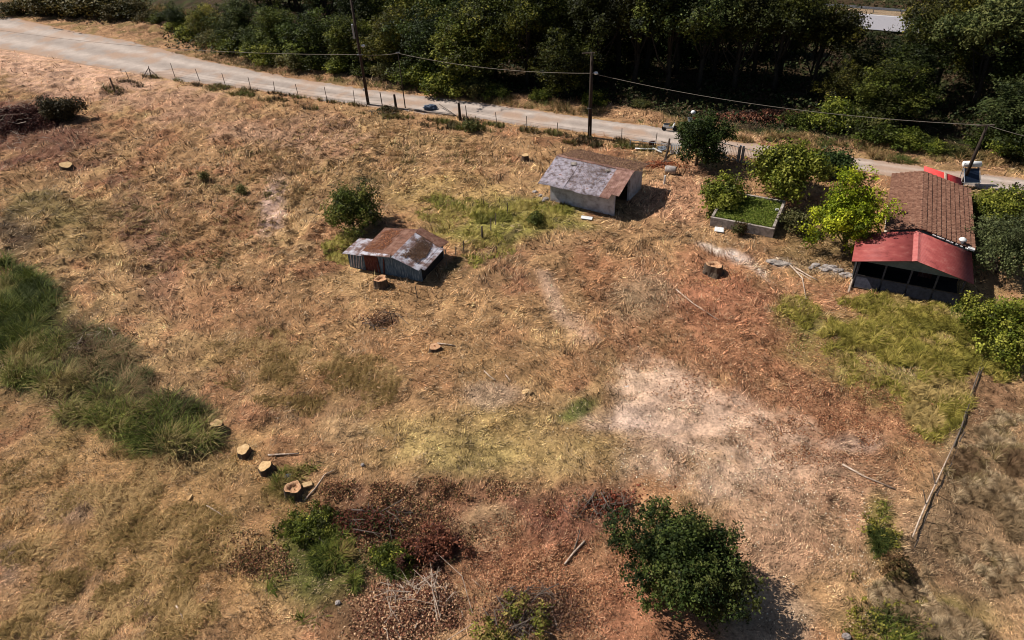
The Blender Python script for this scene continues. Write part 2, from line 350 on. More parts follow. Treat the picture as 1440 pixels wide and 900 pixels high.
tag(npmesh('dirt_road', VV, FQ[:, ::-1], CC, M['road']), kind='structure')
# asphalt road beyond the trees
a0 = np.array(P(1240, 34)); ad = np.array([.86, -.51]); an = np.array([.51, .86])
def strip(name, o0, o1, z, col, mt, l=110):
    ts = np.linspace(-l, l, 120); V = []
    for t in ts:
        for o in (o0, o1): q = a0+ad*t+an*o; V.append((q[0], q[1], z))
    F = [(2*i, 2*i+2, 2*i+3, 2*i+1) for i in range(119)]
    return npmesh(name, V, F, np.tile(lin(col), (len(V), 1)), mt)
tag(strip('asphalt_road', -4.5, 4.5, .25, (150, 146, 150), M['asphalt']), kind='structure')
tag(strip('road_edge_line', 3.9, 4.05, .256, (225, 222, 218), M['asphalt']), kind='structure')
tag(strip('road_shoulder', 4.4, 7.5, .24, (150, 128, 104), M['ground']), kind='structure')

# ---------------------------------------------------------------- grass
def blades(name, x, y, ang, tilt, ln, wd, col, label, cat='grass', m='straw', zo=0., seg=1):
    n = len(x); z = zt(x, y)+zo
    dh = np.cos(tilt); dv = np.sin(tilt)
    d = np.stack([np.cos(ang)*dh, np.sin(ang)*dh, dv], 1)
    sx = np.stack([-np.sin(ang), np.cos(ang), rng.normal(0, .35, n)], 1); sx /= np.linalg.norm(sx, axis=1)[:, None]
    b = np.stack([x, y, z], 1); w2 = (wd/2)[:, None]; V = []
    if seg == 1:
        V = np.stack([b-sx*w2, b+sx*w2, b+d*ln[:, None]+sx*w2*.35, b+d*ln[:, None]-sx*w2*.35], 1).reshape(-1, 3)
        F = np.arange(4*n).reshape(n, 4); cc = np.repeat(col, 4, 0)
    else:
        mid = b+d*(ln*.55)[:, None]; d2 = d.copy(); d2[:, 2] -= .45; d2[:, :2] *= 1.25; tip = mid+d2*(ln*.5)[:, None]
        V = np.stack([b-sx*w2, b+sx*w2, mid-sx*w2*.85, mid+sx*w2*.85, tip-sx*w2*.2, tip+sx*w2*.2], 1).reshape(-1, 3)
        i = np.arange(n)[:, None]*6; F = np.concatenate([i+np.array([[0, 1, 3, 2]]), i+np.array([[2, 3, 5, 4]])], 0); cc = np.repeat(col, 6, 0)
    o = npmesh(name, V, F, np.clip(cc, 0, 1), M[m]); return tag(o, label, cat, kind='stuff')
RECT = []   # building footprints to keep clear: (cx,cy,ang,hx,hy)
def inrect(x, y, mar=0):
    r = np.zeros(x.shape, bool)
    for cx, cy, a, hx, hy in RECT:
        u = (x-cx)*math.cos(a)+(y-cy)*math.sin(a); v = -(x-cx)*math.sin(a)+(y-cy)*math.cos(a)
        r |= (abs(u) < hx+mar) & (abs(v) < hy+mar)
    return r
HO = (25.2, 42.0); HA = math.radians(-27.5)
def loc(o, a, x, y): return (o[0]+x*math.cos(a)-y*math.sin(a), o[1]+x*math.sin(a)+y*math.cos(a))
S1 = (9.39, 54.26); S1A = math.atan2(54.26-57.79, 9.39-4.07); S2 = (-12.96, 48.05); S2A = math.radians(-24)
RECT.append((*loc(HO, HA, 3.5, 7.2), HA, 3.5, 7.3)); RECT.append((*loc((4.07, 57.79), S1A, 3.2, 3), S1A, 3.1, 2.9)); RECT.append((*loc(S2, S2A, 3.4, 2), S2A, 3.3, 1.9))
# mown straw covering the field
NS = 700000
px = rng.uniform(-260, 1700, NS); py = rng.uniform(-10, 1060, NS)
x, y = Pv(px, py); s = side(x, y)
dens = np.ones(NS); rd = road_d(x, y)
for e in PALE: dens *= 1-.8*emask(e, x, y)*sm((fbm(x*.7-y*.3, y*1.6+x*.5, 5, 55)-.3)*4)
dens *= (rd > .1); dens[(rd < 1.2) & (rd > .1)] *= .5
dens[s > 9] *= .25; dens *= .5+.5*sm((fbm(x*.42, y*.42, 5, 20)-.36)*6); dens *= .3+.7*sm((fbm(x*2.1, y*2.1, 2, 64)-.3)*4)
k = (rng.random(NS) < dens) & ~inrect(x, y); x = x[k]; y = y[k]; n = len(x)
fl = fbm(x*.16, y*.16, 3, 14)*2*math.pi*2.2+(fbm(x*.7, y*.7, 2, 15)-.5)*3
ang = fl+rng.normal(0, 1, n)*(.3+1.1*fbm(x*.2, y*.2, 2, 63))
tuft = fbm(x*1.1, y*1.1, 3, 16)
tilt = np.abs(rng.normal(.2, .24, n))+1.1*sm((tuft-.52)*6)*rng.random(n)
dist = np.hypot(y, 30); sc_ = np.clip(dist/45, .7, 1.7); wk = np.clip((dist-34)/20, 0, 1)*.3+.7
ln = rng.uniform(.13, .40, n)*sc_*(.7+.6*tuft); wd = rng.uniform(.026, .07, n)*sc_*wk; ln = ln*wk
c = gcol(x, y)*rng.uniform(.45, 1.95, n)[:, None]*(.42+1.16*sm((fbm(x*2.6, y*2.6, 2, 61)-.25)*2.0))[:, None]
pal = rng.random(n) < .16+.3*sm((fbm(x*.8, y*.8, 3, 62)-.5)*5); c[pal] = c[pal]*.5+lin((214, 184, 146))*.5
gap_shade = rng.random(n) < .24; c[gap_shade] *= .3  # random blades darkened to paint the shadows between tufts
blades('dry_straw', x, y, ang, tilt, ln, wd, c*1.05, 'mown dry straw and cut grass lying over the whole clearing')
# standing tall grass regions: ellipse(px..), count, length, colours, tilt
def tall(name, ells, n, l0, l1, cols, tl, label, wd=(.02, .05), dirn=None, clump=.0, cat='grass'):
    xs = []; ys = []
    for (e, share) in ells:
        m = int(n*share); c, Mi = ell(*e); Em = np.linalg.inv(Mi)
        r = np.sqrt(rng.random(m*3)); t = rng.random(m*3)*2*math.pi
        q = np.stack([r*np.cos(t), r*np.sin(t)], 1) @ Em.T+c
        kp = rng.random(m*3) < sm((fbm(q[:, 0]*.5, q[:, 1]*.5, 3, 22)-.36)*6)*sm((1.05-r+(fbm(q[:, 0]*.6, q[:, 1]*.6, 3, 23)-.5)*1.2)*2.5)
        q = q[kp][:m]; xs.append(q[:, 0]); ys.append(q[:, 1])
    x = np.concatenate(xs); y = np.concatenate(ys); k = ~inrect(x, y) & (road_d(x, y) > .1); x = x[k]; y = y[k]; n = len(x)
    if clump:
        cx = np.floor(x/clump)+.5; cy = np.floor(y/clump)+.5
        hx = _tab[cx.astype(int) & 255, cy.astype(int) & 255]; hy = _tab[(cx.astype(int)+77) & 255, (cy.astype(int)+31) & 255]
        tx = (cx+(hx-.5)*.7)*clump; ty = (cy+(hy-.5)*.7)*clump; ang = np.arctan2(y-ty, x-tx)
        ang += rng.normal(0, .5, n); x = tx+(x-tx)*.45; y = ty+(y-ty)*.45
    else:
        ang = fbm(x*.9, y*.9, 2, 24)*12+rng.normal(0, 1.1, n)
    if dirn is not None: ang = dirn+rng.normal(0, .8, n)
    ln = rng.uniform(l0, l1, n)*(.6+.8*fbm(x*.6, y*.6, 2, 26)); tilt = np.clip(rng.normal(tl, .3, n), .1, 1.5)
    ci = np.clip((fbm(x*.5, y*.5, 3, 27)-.3)*2.4*len(cols)+rng.normal(0, .5, n), 0, len(cols)-1).astype(int)
    C = np.array([lin(c) for c in cols])[ci]*rng.uniform(.7, 1.35, n)[:, None]
    blades(name, x, y, ang, tilt, ln, rng.uniform(*wd, n), C, label, cat, seg=2)
tall('green_reeds', [((22, 450, 62, 108, -20), .62), ((170, 590, 110, 30, 30), .09), ((250, 604, 56, 44, 20), .075), ((90, 560, 60, 36, 0), .05)], 44000, .6, 1.6,
     [(64, 72, 28), (94, 102, 42), (122, 122, 58), (150, 132, 84)], .8, 'tall dark green reeds in the ditch strip at the left edge', (.025, .06))
tall('dry_reeds', [((140, 520, 90, 60, 30), .6), ((210, 570, 100, 46, 30), .4)], 30000, .5, 1.3, [(84, 64, 46), (120, 98, 68), (94, 96, 54), (150, 124, 88)], .6,
     'brownish bent reeds and stalks beside the green ditch strip')
tall('green_grass', [((1275, 432, 100, 22, 4), .16), ((1275, 485, 130, 74, 4), .6), ((1318, 560, 50, 60, 0), .17), ((1410, 480, 40, 60, 0), .1), ((1120, 440, 34, 28, 0), .03)], 72000, .25, .65,
     [(118, 110, 46), (148, 136, 60), (168, 150, 78), (130, 122, 48), (176, 150, 94)], .7, 'long yellowish green grass in front of the red roofed house', clump=.55)
tall('yellow_grass', [((730, 308, 80, 24, -6), .5), ((690, 330, 40, 50, 40), .15), ((640, 300, 60, 30, 10), .2), ((480, 350, 26, 30, 0), .15)], 20000, .25, .6,
     [(124, 120, 54), (152, 144, 64), (170, 152, 84)], .65, 'yellow green long grass between the two sheds', clump=.6)
tall('grey_grass', [((1390, 720, 80, 200, 12), .75), ((1300, 850, 90, 50, 0), .25)], 70000, .15, .55,
     [(140, 116, 86), (164, 138, 106), (186, 162, 128), (138, 118, 80), (124, 98, 72)], .8, 'dry greyish tufted grass in the field at the lower right', (.014, .034), clump=.55)
tall('bright_grass', [((440, 800, 66, 80, 0), .55), ((420, 680, 40, 26, 0), .1), ((560, 790, 30, 30, 0), .08), ((1240, 745, 20, 44, 0), .06), ((1240, 885, 60, 26, 0), .12)], 16000, .25, .8,
     [(58, 66, 26), (86, 94, 34), (112, 112, 46), (130, 110, 64)], .75, 'bright green grass patches low in the picture, the largest beside the brush heap', clump=.5)
tall('left_field_tufts', [((180, 720, 260, 150, 0), .5), ((110, 860, 200, 60, 0), .2), ((420, 520, 160, 60, 10), .3)], 60000, .12, .42,
     [(126, 102, 58), (160, 130, 82), (192, 158, 108)], .5, 'short dry tufts standing in the lower left field', (.014, .034), clump=.45)
tall('upper_field_tufts', [((430, 240, 160, 60, 0), .4), ((250, 300, 160, 90, 0), .35), ((560, 200, 200, 30, 8), .25)], 44000, .15, .5,
     [(132, 100, 64), (166, 130, 84), (190, 156, 110), (112, 96, 54)], .45, 'swirled dry grass tufts on the rough upper left slope', clump=.9)
FPL = [(162, 128), (185, 118), (213, 107), (246, 107), (281, 113), (317, 119), (353, 125), (387, 130), (420, 135), (460, 140), (499, 145), (538, 149), (657, 167), (699, 176), (741, 183), (785, 189), (829, 195), (874, 200)]
tall('fence_line_weeds', [((x_, y_+1, 22, 4, 10), .035) for x_, y_ in FPL]+[((330, 130, 130, 6, 12), .25), ((600, 172, 120, 6, 7), .25), ((840, 203, 100, 5, 6), .15), ((290, 42, 90, 26, 14), .2), ((560, 122, 160, 6, 6), .15)], 18000, .25, .7,
     [(70, 56, 38), (84, 78, 44), (124, 104, 64), (104, 104, 52)], 1.0, 'scruffy weeds growing along both edges of the dirt road', clump=.6)
# verge beyond road
V0 = [((x, y, 110, 14, 6), .16) for x, y in ((330, 90), (760, 150), (980, 185), (1130, 200), (1250, 215), (1400, 225))]
tall('verge_grass', V0, 26000, .3, .9, [(94, 80, 46), (140, 112, 72), (164, 134, 92), (86, 92, 42)], .8, 'tan and green verge grass between the dirt road and the forest', clump=.8)
tall('slope_grass', [((310, 50, 90, 24, 14), .7), ((235, 22, 60, 14, 8), .3)], 16000, .5, 1.2, [(84, 88, 38), (108, 112, 48), (140, 118, 72), (150, 116, 80), (76, 84, 36)], .9, 'green and tan tall grass on the slope behind the road, upper left', clump=1.2)
# dead leaf litter
def litter(name, ells, n, size, cols, label, zmax=.15):
    xs = []; ys = []
    for e, sh in ells:
        m = int(n*sh); c, Mi = ell(*e); Em = np.linalg.inv(Mi); r = np.sqrt(rng.random(m*3)); t = rng.random(m*3)*6.283
        q = np.stack([r*np.cos(t), r*np.sin(t)], 1)*1.2 @ Em.T+c
        kp = rng.random(len(q)) < sm((fbm(q[:, 0]*.8, q[:, 1]*.8, 4, 33)-.34)*4)*(1-.8*r**2)
        xs.append(q[kp, 0]); ys.append(q[kp, 1])
    x = np.concatenate(xs); y = np.concatenate(ys); k = ~inrect(x, y) & (road_d(x, y) > 0); x = x[k]; y = y[k]; n = len(x)
    z = zt(x, y)+.02+rng.random(n)**2*zmax*sm((fbm(x*.9, y*.9, 3, 34)-.3)*3)
    o = leafquads(np.stack([x, y, z], 1), np.array([0, 0, 1.]), .8, size, cols, rng)
    tag(npmesh(name, *o, M['straw']), label, 'leaf litter', kind='stuff')
def leafquads(p, nrm, jit, size, cols, rg, flat=None):
    n = len(p); nn = np.broadcast_to(nrm, p.shape)+rg.normal(0, jit, (n, 3)); nn /= np.linalg.norm(nn, axis=1)[:, None]+1e-9
    a = np.cross(nn, rg.normal(0, 1, (n, 3))); a /= np.linalg.norm(a, axis=1)[:, None]+1e-9; b = np.cross(nn, a)
    s = size*rg.uniform(.6, 1.4, n)[:, None]
    V = np.stack([p-a*s*.5, p+b*s*.32+nn*s*.06, p+a*s*.5, p-b*s*.32+nn*s*.06], 1).reshape(-1, 3)
    if isinstance(cols, np.ndarray): C = cols
    else:
        pal = np.array([lin(c) for c in cols]); C = pal[rg.integers(0, len(pal), n)]*rg.uniform(.7, 1.3, n)[:, None]
    return V, np.arange(4*n).reshape(n, 4), np.clip(np.repeat(C, 4, 0), 0, 1)
litter('dead_leaves', [((550, 735, 110, 46, 14), .35), ((520, 700, 70, 22, 0), .12), ((820, 715, 60, 24, -10), .07), ((650, 690, 80, 18, 0), .1), ((350, 780, 60, 30, 20), .12), ((620, 690, 60, 14, 0), .05), ((130, 510, 60, 22, 30), .1)],
       20000, .10, [(96, 62, 46), (128, 82, 58), (76, 50, 38), (162, 118, 84), (84, 80, 44), (184, 144, 104)], 'dark reddish brown dead leaves heaped near the brush pile', .4)
litter('rusty_leaf_scatter', [((1080, 460, 230, 110, 0), .5), ((1190, 600, 120, 70, 0), .25), ((780, 790, 120, 80, 0), .25)], 30000, .09,
       [(166, 108, 76), (146, 94, 68), (198, 150, 110), (112, 74, 54)], 'rust coloured leaf scatter over the right half of the clearing', .05)
litter('pale_chips', [((300, 230, 220, 120, 0), .25), ((650, 480, 300, 150, 0), .25), ((1000, 640, 140, 60, 0), .3), ((1150, 780, 100, 110, 0), .2)], 5200, .08,
       [(226, 202, 168), (206, 180, 146), (236, 220, 196)], 'pale wood chips and small stones strewn on the ground', .02)

litter('sawdust', [((345, 645, 18, 12, 0), .12), ((375, 668, 18, 12, 0), .12), ((418, 697, 34, 16, 0), .24), ((537, 408, 26, 14, 0), .16), ((1005, 388, 34, 14, 0), .24), ((612, 494, 18, 8, 0), .12)], 3000, .08,
       [(214, 168, 112), (196, 140, 88), (226, 190, 140)], 'pale orange wood chips and sawdust around the tree stumps', .03)
litter('soil_clods', [((1000, 620, 150, 70, 10), .4), ((300, 260, 280, 130, 0), .3), ((1080, 420, 200, 80, 0), .3)], 9000, .07,
       [(130, 100, 78), (168, 136, 110), (104, 78, 60), (196, 168, 144)], 'small loose clods of soil on the bare ground', .03)
# ---------------------------------------------------------------- trees
def crown(rg, rx, rz, zc, nl, nleaf, leaf, cols, jit=.7, lob=(.28, .45), ry=None, inner=.0, low=-.55, shape=1.0):
    """leaves on the shells of many lobes inside an ellipsoid"""
    ry = ry or rx; cs = []; rs = []; rag = rg.random((7, 5))
    for i in range(nl):
        while True:
            d = rg.normal(0, 1, 3); d /= np.linalg.norm(d)
            if d[2] > low: break
        r = rg.uniform(.35, .85) if rg.random() > inner else rg.uniform(0, .4)
        r *= .58+.85*rag[int((math.atan2(d[1], d[0])+math.pi)/6.284*7), int((d[2]+1)*2.49)]
        cs.append((d[0]*rx*r, d[1]*ry*r, zc+d[2]*rz*r)); rs.append(rg.uniform(*lob)*min(rx, rz*1.3))
    cs = np.array(cs); rs = np.array(rs); wts = rs**2/np.sum(rs**2)
    ns = max(nleaf//16, 10)
    li = rg.choice(nl, ns, p=wts); d = rg.normal(0, 1, (ns, 3)); d /= np.linalg.norm(d, axis=1)[:, None]
    rr = rs[li]*(.45+.75*rg.random(ns)**.6)*(.7+.6*fbm(d[:, 0]*2.2+li*3.1, d[:, 1]*2.2+d[:, 2]*2.7, 3, 41))
    sp = cs[li]+d*rr[:, None]*np.array([1, 1, .9])
    pal = np.array([lin(c) for c in cols]); pk = rg.integers(0, len(pal), nl)[li]
    sw = rg.random(ns) < .4; pk[sw] = rg.integers(0, len(pal), sw.sum())
    sb = rg.uniform(.72, 1.3, ns)*rg.uniform(.85, 1.18, nl)[li]; sig = leaf*rg.uniform(.5, 1.35, ns)
    ii = rg.integers(0, ns, nleaf); off = rg.normal(0, 1, (nleaf, 3))*sig[ii][:, None]; d = d[ii]
    p = sp[ii]+off+d*(rg.random(nleaf)*sig[ii]*1.2)[:, None]; p[:, 2] = np.maximum(p[:, 2], .03)
    C = pal[pk[ii]]*(sb[ii]*rg.uniform(.75, 1.25, nleaf))[:, None]
    return leafquads(p, d+np.array([0, 0, .5]), jit, leaf, C, rg), cs, rs
def trunkmb(rg, h, r, cs, rs, nlimb=7, base=None):
    m = MB(); b = base or (0, 0)
    pts = [(b[0], b[1], -.2)]; x = y = 0
    for i in range(1, 6): x += rg.normal(0, .06*h/6); y += rg.normal(0, .06*h/6); pts.append((b[0]+x, b[1]+y, h*i/5))
    m.tube(pts, [r*1.35, r, r*.85, r*.7, r*.5, r*.25], 8)
    for j in range(min(nlimb, len(cs))):
        t = rg.integers(1, 4); s = Vector(pts[t]); e = Vector(cs[j]); mid = (s+e)/2+Vector((0, 0, -.15*(e-s).length+.3*h*.1))
        m.tube([s, mid, e], [r*.45, r*.3, r*.1], 6)
    return m
def make_tree(name, label, cat, loc_, seed, rx, rz, zc, nl, nleaf, leaf, cols, group=None, tr=.12, ry=None, jit=.7, lob=(.28, .45), inner=.1, low=-.55, stem='trunk', leafname='crown', rz_=0, nlimb=8):
    rg = np.random.default_rng(seed); (V, F, C), cs, rs = crown(rg, rx, rz, zc, nl, nleaf, leaf, cols, jit, lob, ry, inner, low)
    t = thing(name, label, cat, (*loc_, float(zt(*loc_))), rz_, group)
    cr = npmesh(leafname, V, F, C, M['leaf'], t); cr.color = (1, 1, 1, 1)
    trunkmb(rg, zc*.9, tr, cs, rs, nlimb).build(stem, M['bark'], t, True)
    return t
DG = [(34, 40, 18), (48, 56, 24), (64, 72, 28), (46, 52, 28)]
MG = [(60, 68, 26), (80, 88, 32), (100, 104, 42), (60, 62, 32)]
YG = [(108, 122, 24), (138, 150, 30), (170, 174, 44), (88, 100, 28)]
FG = [(84, 92, 28), (114, 118, 38), (138, 138, 56), (70, 76, 30)]
OG = [(74, 80, 50), (92, 98, 60), (66, 72, 40), (108, 112, 70)]
Lz = lambda p: (p[0], p[1], float(zt(*p)))
# ================================================================ red roofed house
h = thing('red_roofed_house', 'single storey house with red metal porch roof and brown clay tile roof behind it', 'house', (*HO, 0), HA)
EV, RG = 2.3, 3.2
# walls (main body, under the tiles)
m = MB().wall([(1.75, 0), (7.0, 0), (7.0, 2.3), (3.6, 3.1), (1.75, 2.62)], 4.1, 14.1); m.build('wall', M['plaster'], h)
m = MB(); m.box(0, 3.0, 0, 6.9, 3.12, 2.25); m.build('porch_back_wall', M['dark_shade'], h)
m = MB().box(0, 0, 0, 6.9, 4.0, .12); m.build('porch_floor', M['dark_shade'], h)
MB().box(-.06, .2, .12, 0, 4.0, 2.25).build('porch_side_wall', M['dark_shade'], h); MB().box(.15, .2, 2.2, 6.8, 3.0, 2.23).build('porch_ceiling', M['dark_shade'], h)  # porch inside is coloured near black to stand in for its shade
for xx in (.12, 1.85, 3.5, 5.15, 6.8):
    m = MB().box(xx-.06, .04, .12, xx+.06, .16, 2.28 if xx != 3.5 else 2.5); m.build('porch_post', M['slate'], h, bevel=.01)
m = MB()
for xa, xb in ((.18, 1.79), (1.91, 3.44), (3.56, 5.09), (5.21, 6.74)):
    m = MB().add([(xa, -.18, .13), (xb, -.18, .13), (xb, .06, .98), (xa, .06, .98), (xa, -.15, .13), (xb, -.15, .13), (xb, .09, .98), (xa, .09, .98)],
                 [(3, 2, 1, 0)[::-1], (4, 5, 6, 7)[::-1], (0, 1, 5, 4)[::-1], (2, 3, 7, 6)[::-1], (1, 2, 6, 5)[::-1], (3, 0, 4, 7)[::-1]])
    m.build('railing_panel', M['slate'], h)
m = MB().box(.02, .02, .98, 6.9, .1, 1.03); m.box(.02, -.24, .02, 6.9, -.16, .12); m.build('railing_rail', M['darkmetal'], h)
m = MB().wall([(-.1, 2.2), (7.0, 2.2), (7.05, 2.26), (3.5, 3.08), (-.15, 2.26)], -.02, .02); m.build('gable_panel', M['gable'], h)
win = MB().box(1.1, 2.94, .9, 2.3, 2.99, 1.9).build('window', M['glass'], h)
MB().box(1.0, 2.9, .82, 2.4, 2.97, .88).build('sill', M['slate'], win)
dr = MB().box(4.3, 2.94, .12, 5.2, 2.99, 2.05).build('door', M['redboard'], h); MB().box(4.4, 2.9, 1.05, 4.45, 2.94, 1.15).build('handle', M['metal'], dr)
def corr_slope(xe, ze, xr, zr, y0, y1, amp, per, thick=.03, courses=0, step=.0, ns=None, wob=0):
    """sheet from ridge (xr,zr) down to eave (xe,ze); waves along y, optional tile courses"""
    rows = []
    if courses:
        for i in range(courses):
            a, b = i/courses, (i+1)/courses; rows += [(a+1e-4, step), (b, step*1.9)]      # lower edge of each course stands proud
    else: rows = [(0, 0), (.5, 0), (1, 0)]
    yn = int((y1-y0)/per*6)+1; ys = np.linspace(y0, y1, yn); V = []; F = []
    for r, (t, dz) in enumerate(rows):
        for k, yy in enumerate(ys):
            ph = (yy-y0)/per*2*math.pi
            V.append((xr+(xe-xr)*t+wob*random.uniform(-1, 1), yy, zr+(ze-zr)*t+dz+amp*math.cos(ph)+wob*random.uniform(-1, 1)))
    nr = len(rows)
    for r in range(nr-1):
        for k in range(yn-1):
            a = r*yn+k; q = (a, a+1, a+yn+1, a+yn); F.append(q if xe > xr else q[::-1])
    return MB().add(V, F)
def solidify(o, t):
    m = o.modifiers.new('s', 'SOLIDIFY'); m.thickness = t; m.offset = -1; return o
rr = solidify(corr_slope(7.22, 2.24, 3.5, 3.2, -.45, 4.0, .018, .18).build('red_roof_slope', M['redroof'], h, True), .03)
rl = solidify(corr_slope(-.45, 2.24, 3.5, 3.2, -.45, 4.0, .018, .18).build('red_roof_slope', M['redroof'], h, True), .03)
MB().slab([(3.2, -.47, 3.17), (3.5, -.47, 3.27), (3.5, 4.0, 3.27), (3.2, 4.0, 3.17)], .03).slab([(3.5, -.47, 3.27), (3.72, -.47, 3.17), (3.72, 4.0, 3.17), (3.5, 4.0, 3.27)], .03).build('ridge_cap', M['ridgecap'], h)
solidify(corr_slope(7.4, 2.3, 3.6, 3.3, 4.05, 14.5, .045, .26, courses=11, step=.07, wob=.008).build('tile_slope', M['tile'], h), .05)
solidify(corr_slope(1.35, 2.68, 3.6, 3.3, 4.05, 14.5, .045, .26, courses=7, step=.07, wob=.008).build('tile_slope', M['tile'], h), .05)
m = MB()
for i in range(32):
    y_ = 4.06+i*.325; m.tube([(3.6, y_, 3.37+.012*(i % 2)), (3.6, y_+.33, 3.36)], [.1, .085], 10)
m.build('ridge_tiles', M['tile'], h)
m = MB()
for i in range(9):
    a = .25+i*.085+random.uniform(-.02, .02); xx = 3.6+(7.4-3.6)*a; m = MB().obox((xx, 4.02, 3.3-(xx-3.6)*.263+.06), (random.uniform(.12, .3), .12, .05), (0, .26, random.uniform(-.2, .2))); m.build('mortar_patch', M['white'], h)
pass
m = MB(); m.tube([(6.45, 4.35, 2.4), (6.45, 4.35, 2.95)], .12, 14); m.tube([(6.45, 4.35, 2.93), (6.45, 4.35, 2.97), (6.45, 4.35, 3.05), (6.45, 4.35, 3.16)], [.26, .27, .22, .04], 18)
m.build('flue_cowl', M['white'], h, True)
m = MB().obox((7.1, 4.05, 2.52), (.45, .3, .12), (0, .2, 0)); m.build('flashing', M['white'], h)
# annex behind with bright red sheets
solidify(corr_slope(6.7, 2.5, 3.7, 3.15, 14.56, 16.3, .02, .2).build('annex_roof', M['redroof2'], h, True), .02)
MB().box(3.9, 14.6, 0, 6.4, 16.1, 2.4).build('annex_wall', M['plaster'], h)
m = MB().obox((5.4, 15.4, 2.87), (.14, 1.8, .1), (0, .2, 0)); m.build('roof_batten', M['drywood'], h)

# solar water heater
pb = P(1361, 262); t = thing('solar_water_heater', 'solar water heater with white tank above a dark panel behind the tiled roof', 'water heater', (*pb, float(zt(*pb))), math.radians(-8))
m = MB()
for sx in (-.62, .62):
    m.tube([(sx, -.45, -.05), (sx, -.45, .55)], .03, 6); m.tube([(sx, .65, -.05), (sx, .65, 1.75)], .03, 6); m.tube([(sx, -.45, .5), (sx, .65, 1.6)], .03, 6); m.tube([(sx, .65, .3), (sx, -.45, .5)], .02, 6)
m.tube([(-.62, .65, .9), (.62, .65, .9)], .025, 6); m.tube([(-.62, .65, .2), (.62, .65, 1.5)], .02, 6); m.build('stand', M['metal'], t)
M_ = MB().slab([(-.62, -.5, .62), (.62, -.5, .62), (.62, .45, 1.56), (-.62, .45, 1.56)], .08); M_.build('panel', M['glass'], t)
m = MB(); m.tube([(-.66, -.53, .64), (.66, -.53, .64)], .025, 6); m.tube([(-.66, -.53, .64), (-.66, .48, 1.6)], .025, 6); m.tube([(.66, -.53, .64), (.66, .48, 1.6)], .025, 6); m.build('panel_frame', M['metal'], t)
m = MB(); m.tube([(-.76, .68, 1.86), (-.72, .68, 1.86), (.72, .68, 1.86), (.76, .68, 1.86)], [.2, .26, .26, .2], 18); m.build('tank', M['white'], t, True)

# ================================================================ concrete shed (local origin: left front corner)
o1 = (4.07, 57.79); s = thing('concrete_shed', 'whitewashed block shed with weathered grey and rusty sheet roof near the road', 'shed', (*o1, 0), S1A)
MB().box(0, 0, -.1, 6.38, .2, 2.0).build('front_wall', M['whitewash'], s)
MB().box(0, .2, -.1, .2, 6.0, 2.0).build('side_wall', M['whitewash'], s)
MB().box(.2, 5.8, -.1, 6.38, 6.0, 2.3).build('back_wall', M['whitewash'], s)
MB().wall([(6.18, 0)], 0, 0) if False else None
m = MB().add([(6.18, 3.2, -.1), (6.38, 3.2, -.1), (6.38, 5.8, -.1), (6.18, 5.8, -.1), (6.18, 3.2, 2.95), (6.38, 3.2, 2.95), (6.38, 5.8, 2.4), (6.18, 5.8, 2.4)],
             [(3, 2, 1, 0), (4, 5, 6, 7), (0, 1, 5, 4), (1, 2, 6, 5), (2, 3, 7, 6), (3, 0, 4, 7)]); m.build('gable_wall', M['whitewash'], s)
MB().box(2.2, -.012, .45, 4.4, -.003, .9).build('wall_patch', M['blueboard'], s) if False else None
def s1z(y): return 1.92+(y+.75)*(3.15-1.92)/3.6 if y < 2.85 else 3.15-(y-2.85)*(.75)/3.6
def roofpiece(x0, x1, y0, y1, dz, nm, mt, par, skew=0, amp=.012, zf=s1z):
    nx_ = max(8, int((x1-x0)/.045)); ysn = np.linspace(y0, y1, 7); V = []; F = []
    for yy in ysn:
        for i in range(nx_+1):
            xx = x0+(x1-x0)*i/nx_; V.append((xx+skew*(yy-y0), yy+.03*math.sin(xx*3.1), zf(yy)+dz+amp*math.sin(xx*2*math.pi/.18)+.02*math.sin(xx*1.7+yy)))
    w_ = nx_+1
    for j in range(6):
        for i in range(nx_): a = j*w_+i; F.append((a, a+1, a+w_+1, a+w_))
    return solidify(MB().add(V, F).build(nm, mt, par, True), .025)
for i, (a, b) in enumerate(((-.85, .55), (.5, 1.75), (1.7, 2.95), (2.9, 4.15), (4.1, 5.3))):
    roofpiece(a, b, -.75-.06*(i % 2), 2.86, .015*(i % 2), 'front_roof_sheet', M['roof_grey'], s)
roofpiece(5.25, 6.15, -.72, 2.86, .02, 'front_roof_sheet', M['roof_rust'], s)
roofpiece(6.1, 6.85, -.2, 2.86, .035, 'front_roof_sheet', M['roof_rust'], s)
roofpiece(-.8, 6.85, 2.84, 6.5, 0, 'rear_roof', M['roof_brown'], s, amp=.02)
MB().slab([(-.85, 2.7, s1z(2.7)+.05), (6.88, 2.7, s1z(2.7)+.05), (6.88, 2.86, 3.22), (-.85, 2.86, 3.22)], .02).slab([(-.85, 2.86, 3.22), (6.88, 2.86, 3.22), (6.88, 3.05, s1z(3.05)+.05), (-.85, 3.05, s1z(3.05)+.05)], .02).build('ridge_cap', M['roof_rust'], s)
random.seed(5)
MB().obox((1.2, 2.2, s1z(2.2)+.07), (.5, .4, .05), (.3, 0, .4)).build('roof_patch', M['concrete'], s); MB().obox((4.6, 2.3, s1z(2.3)+.06), (.5, .3, .03), (.3, 0, .9)).build('roof_patch', M['concrete'], s)

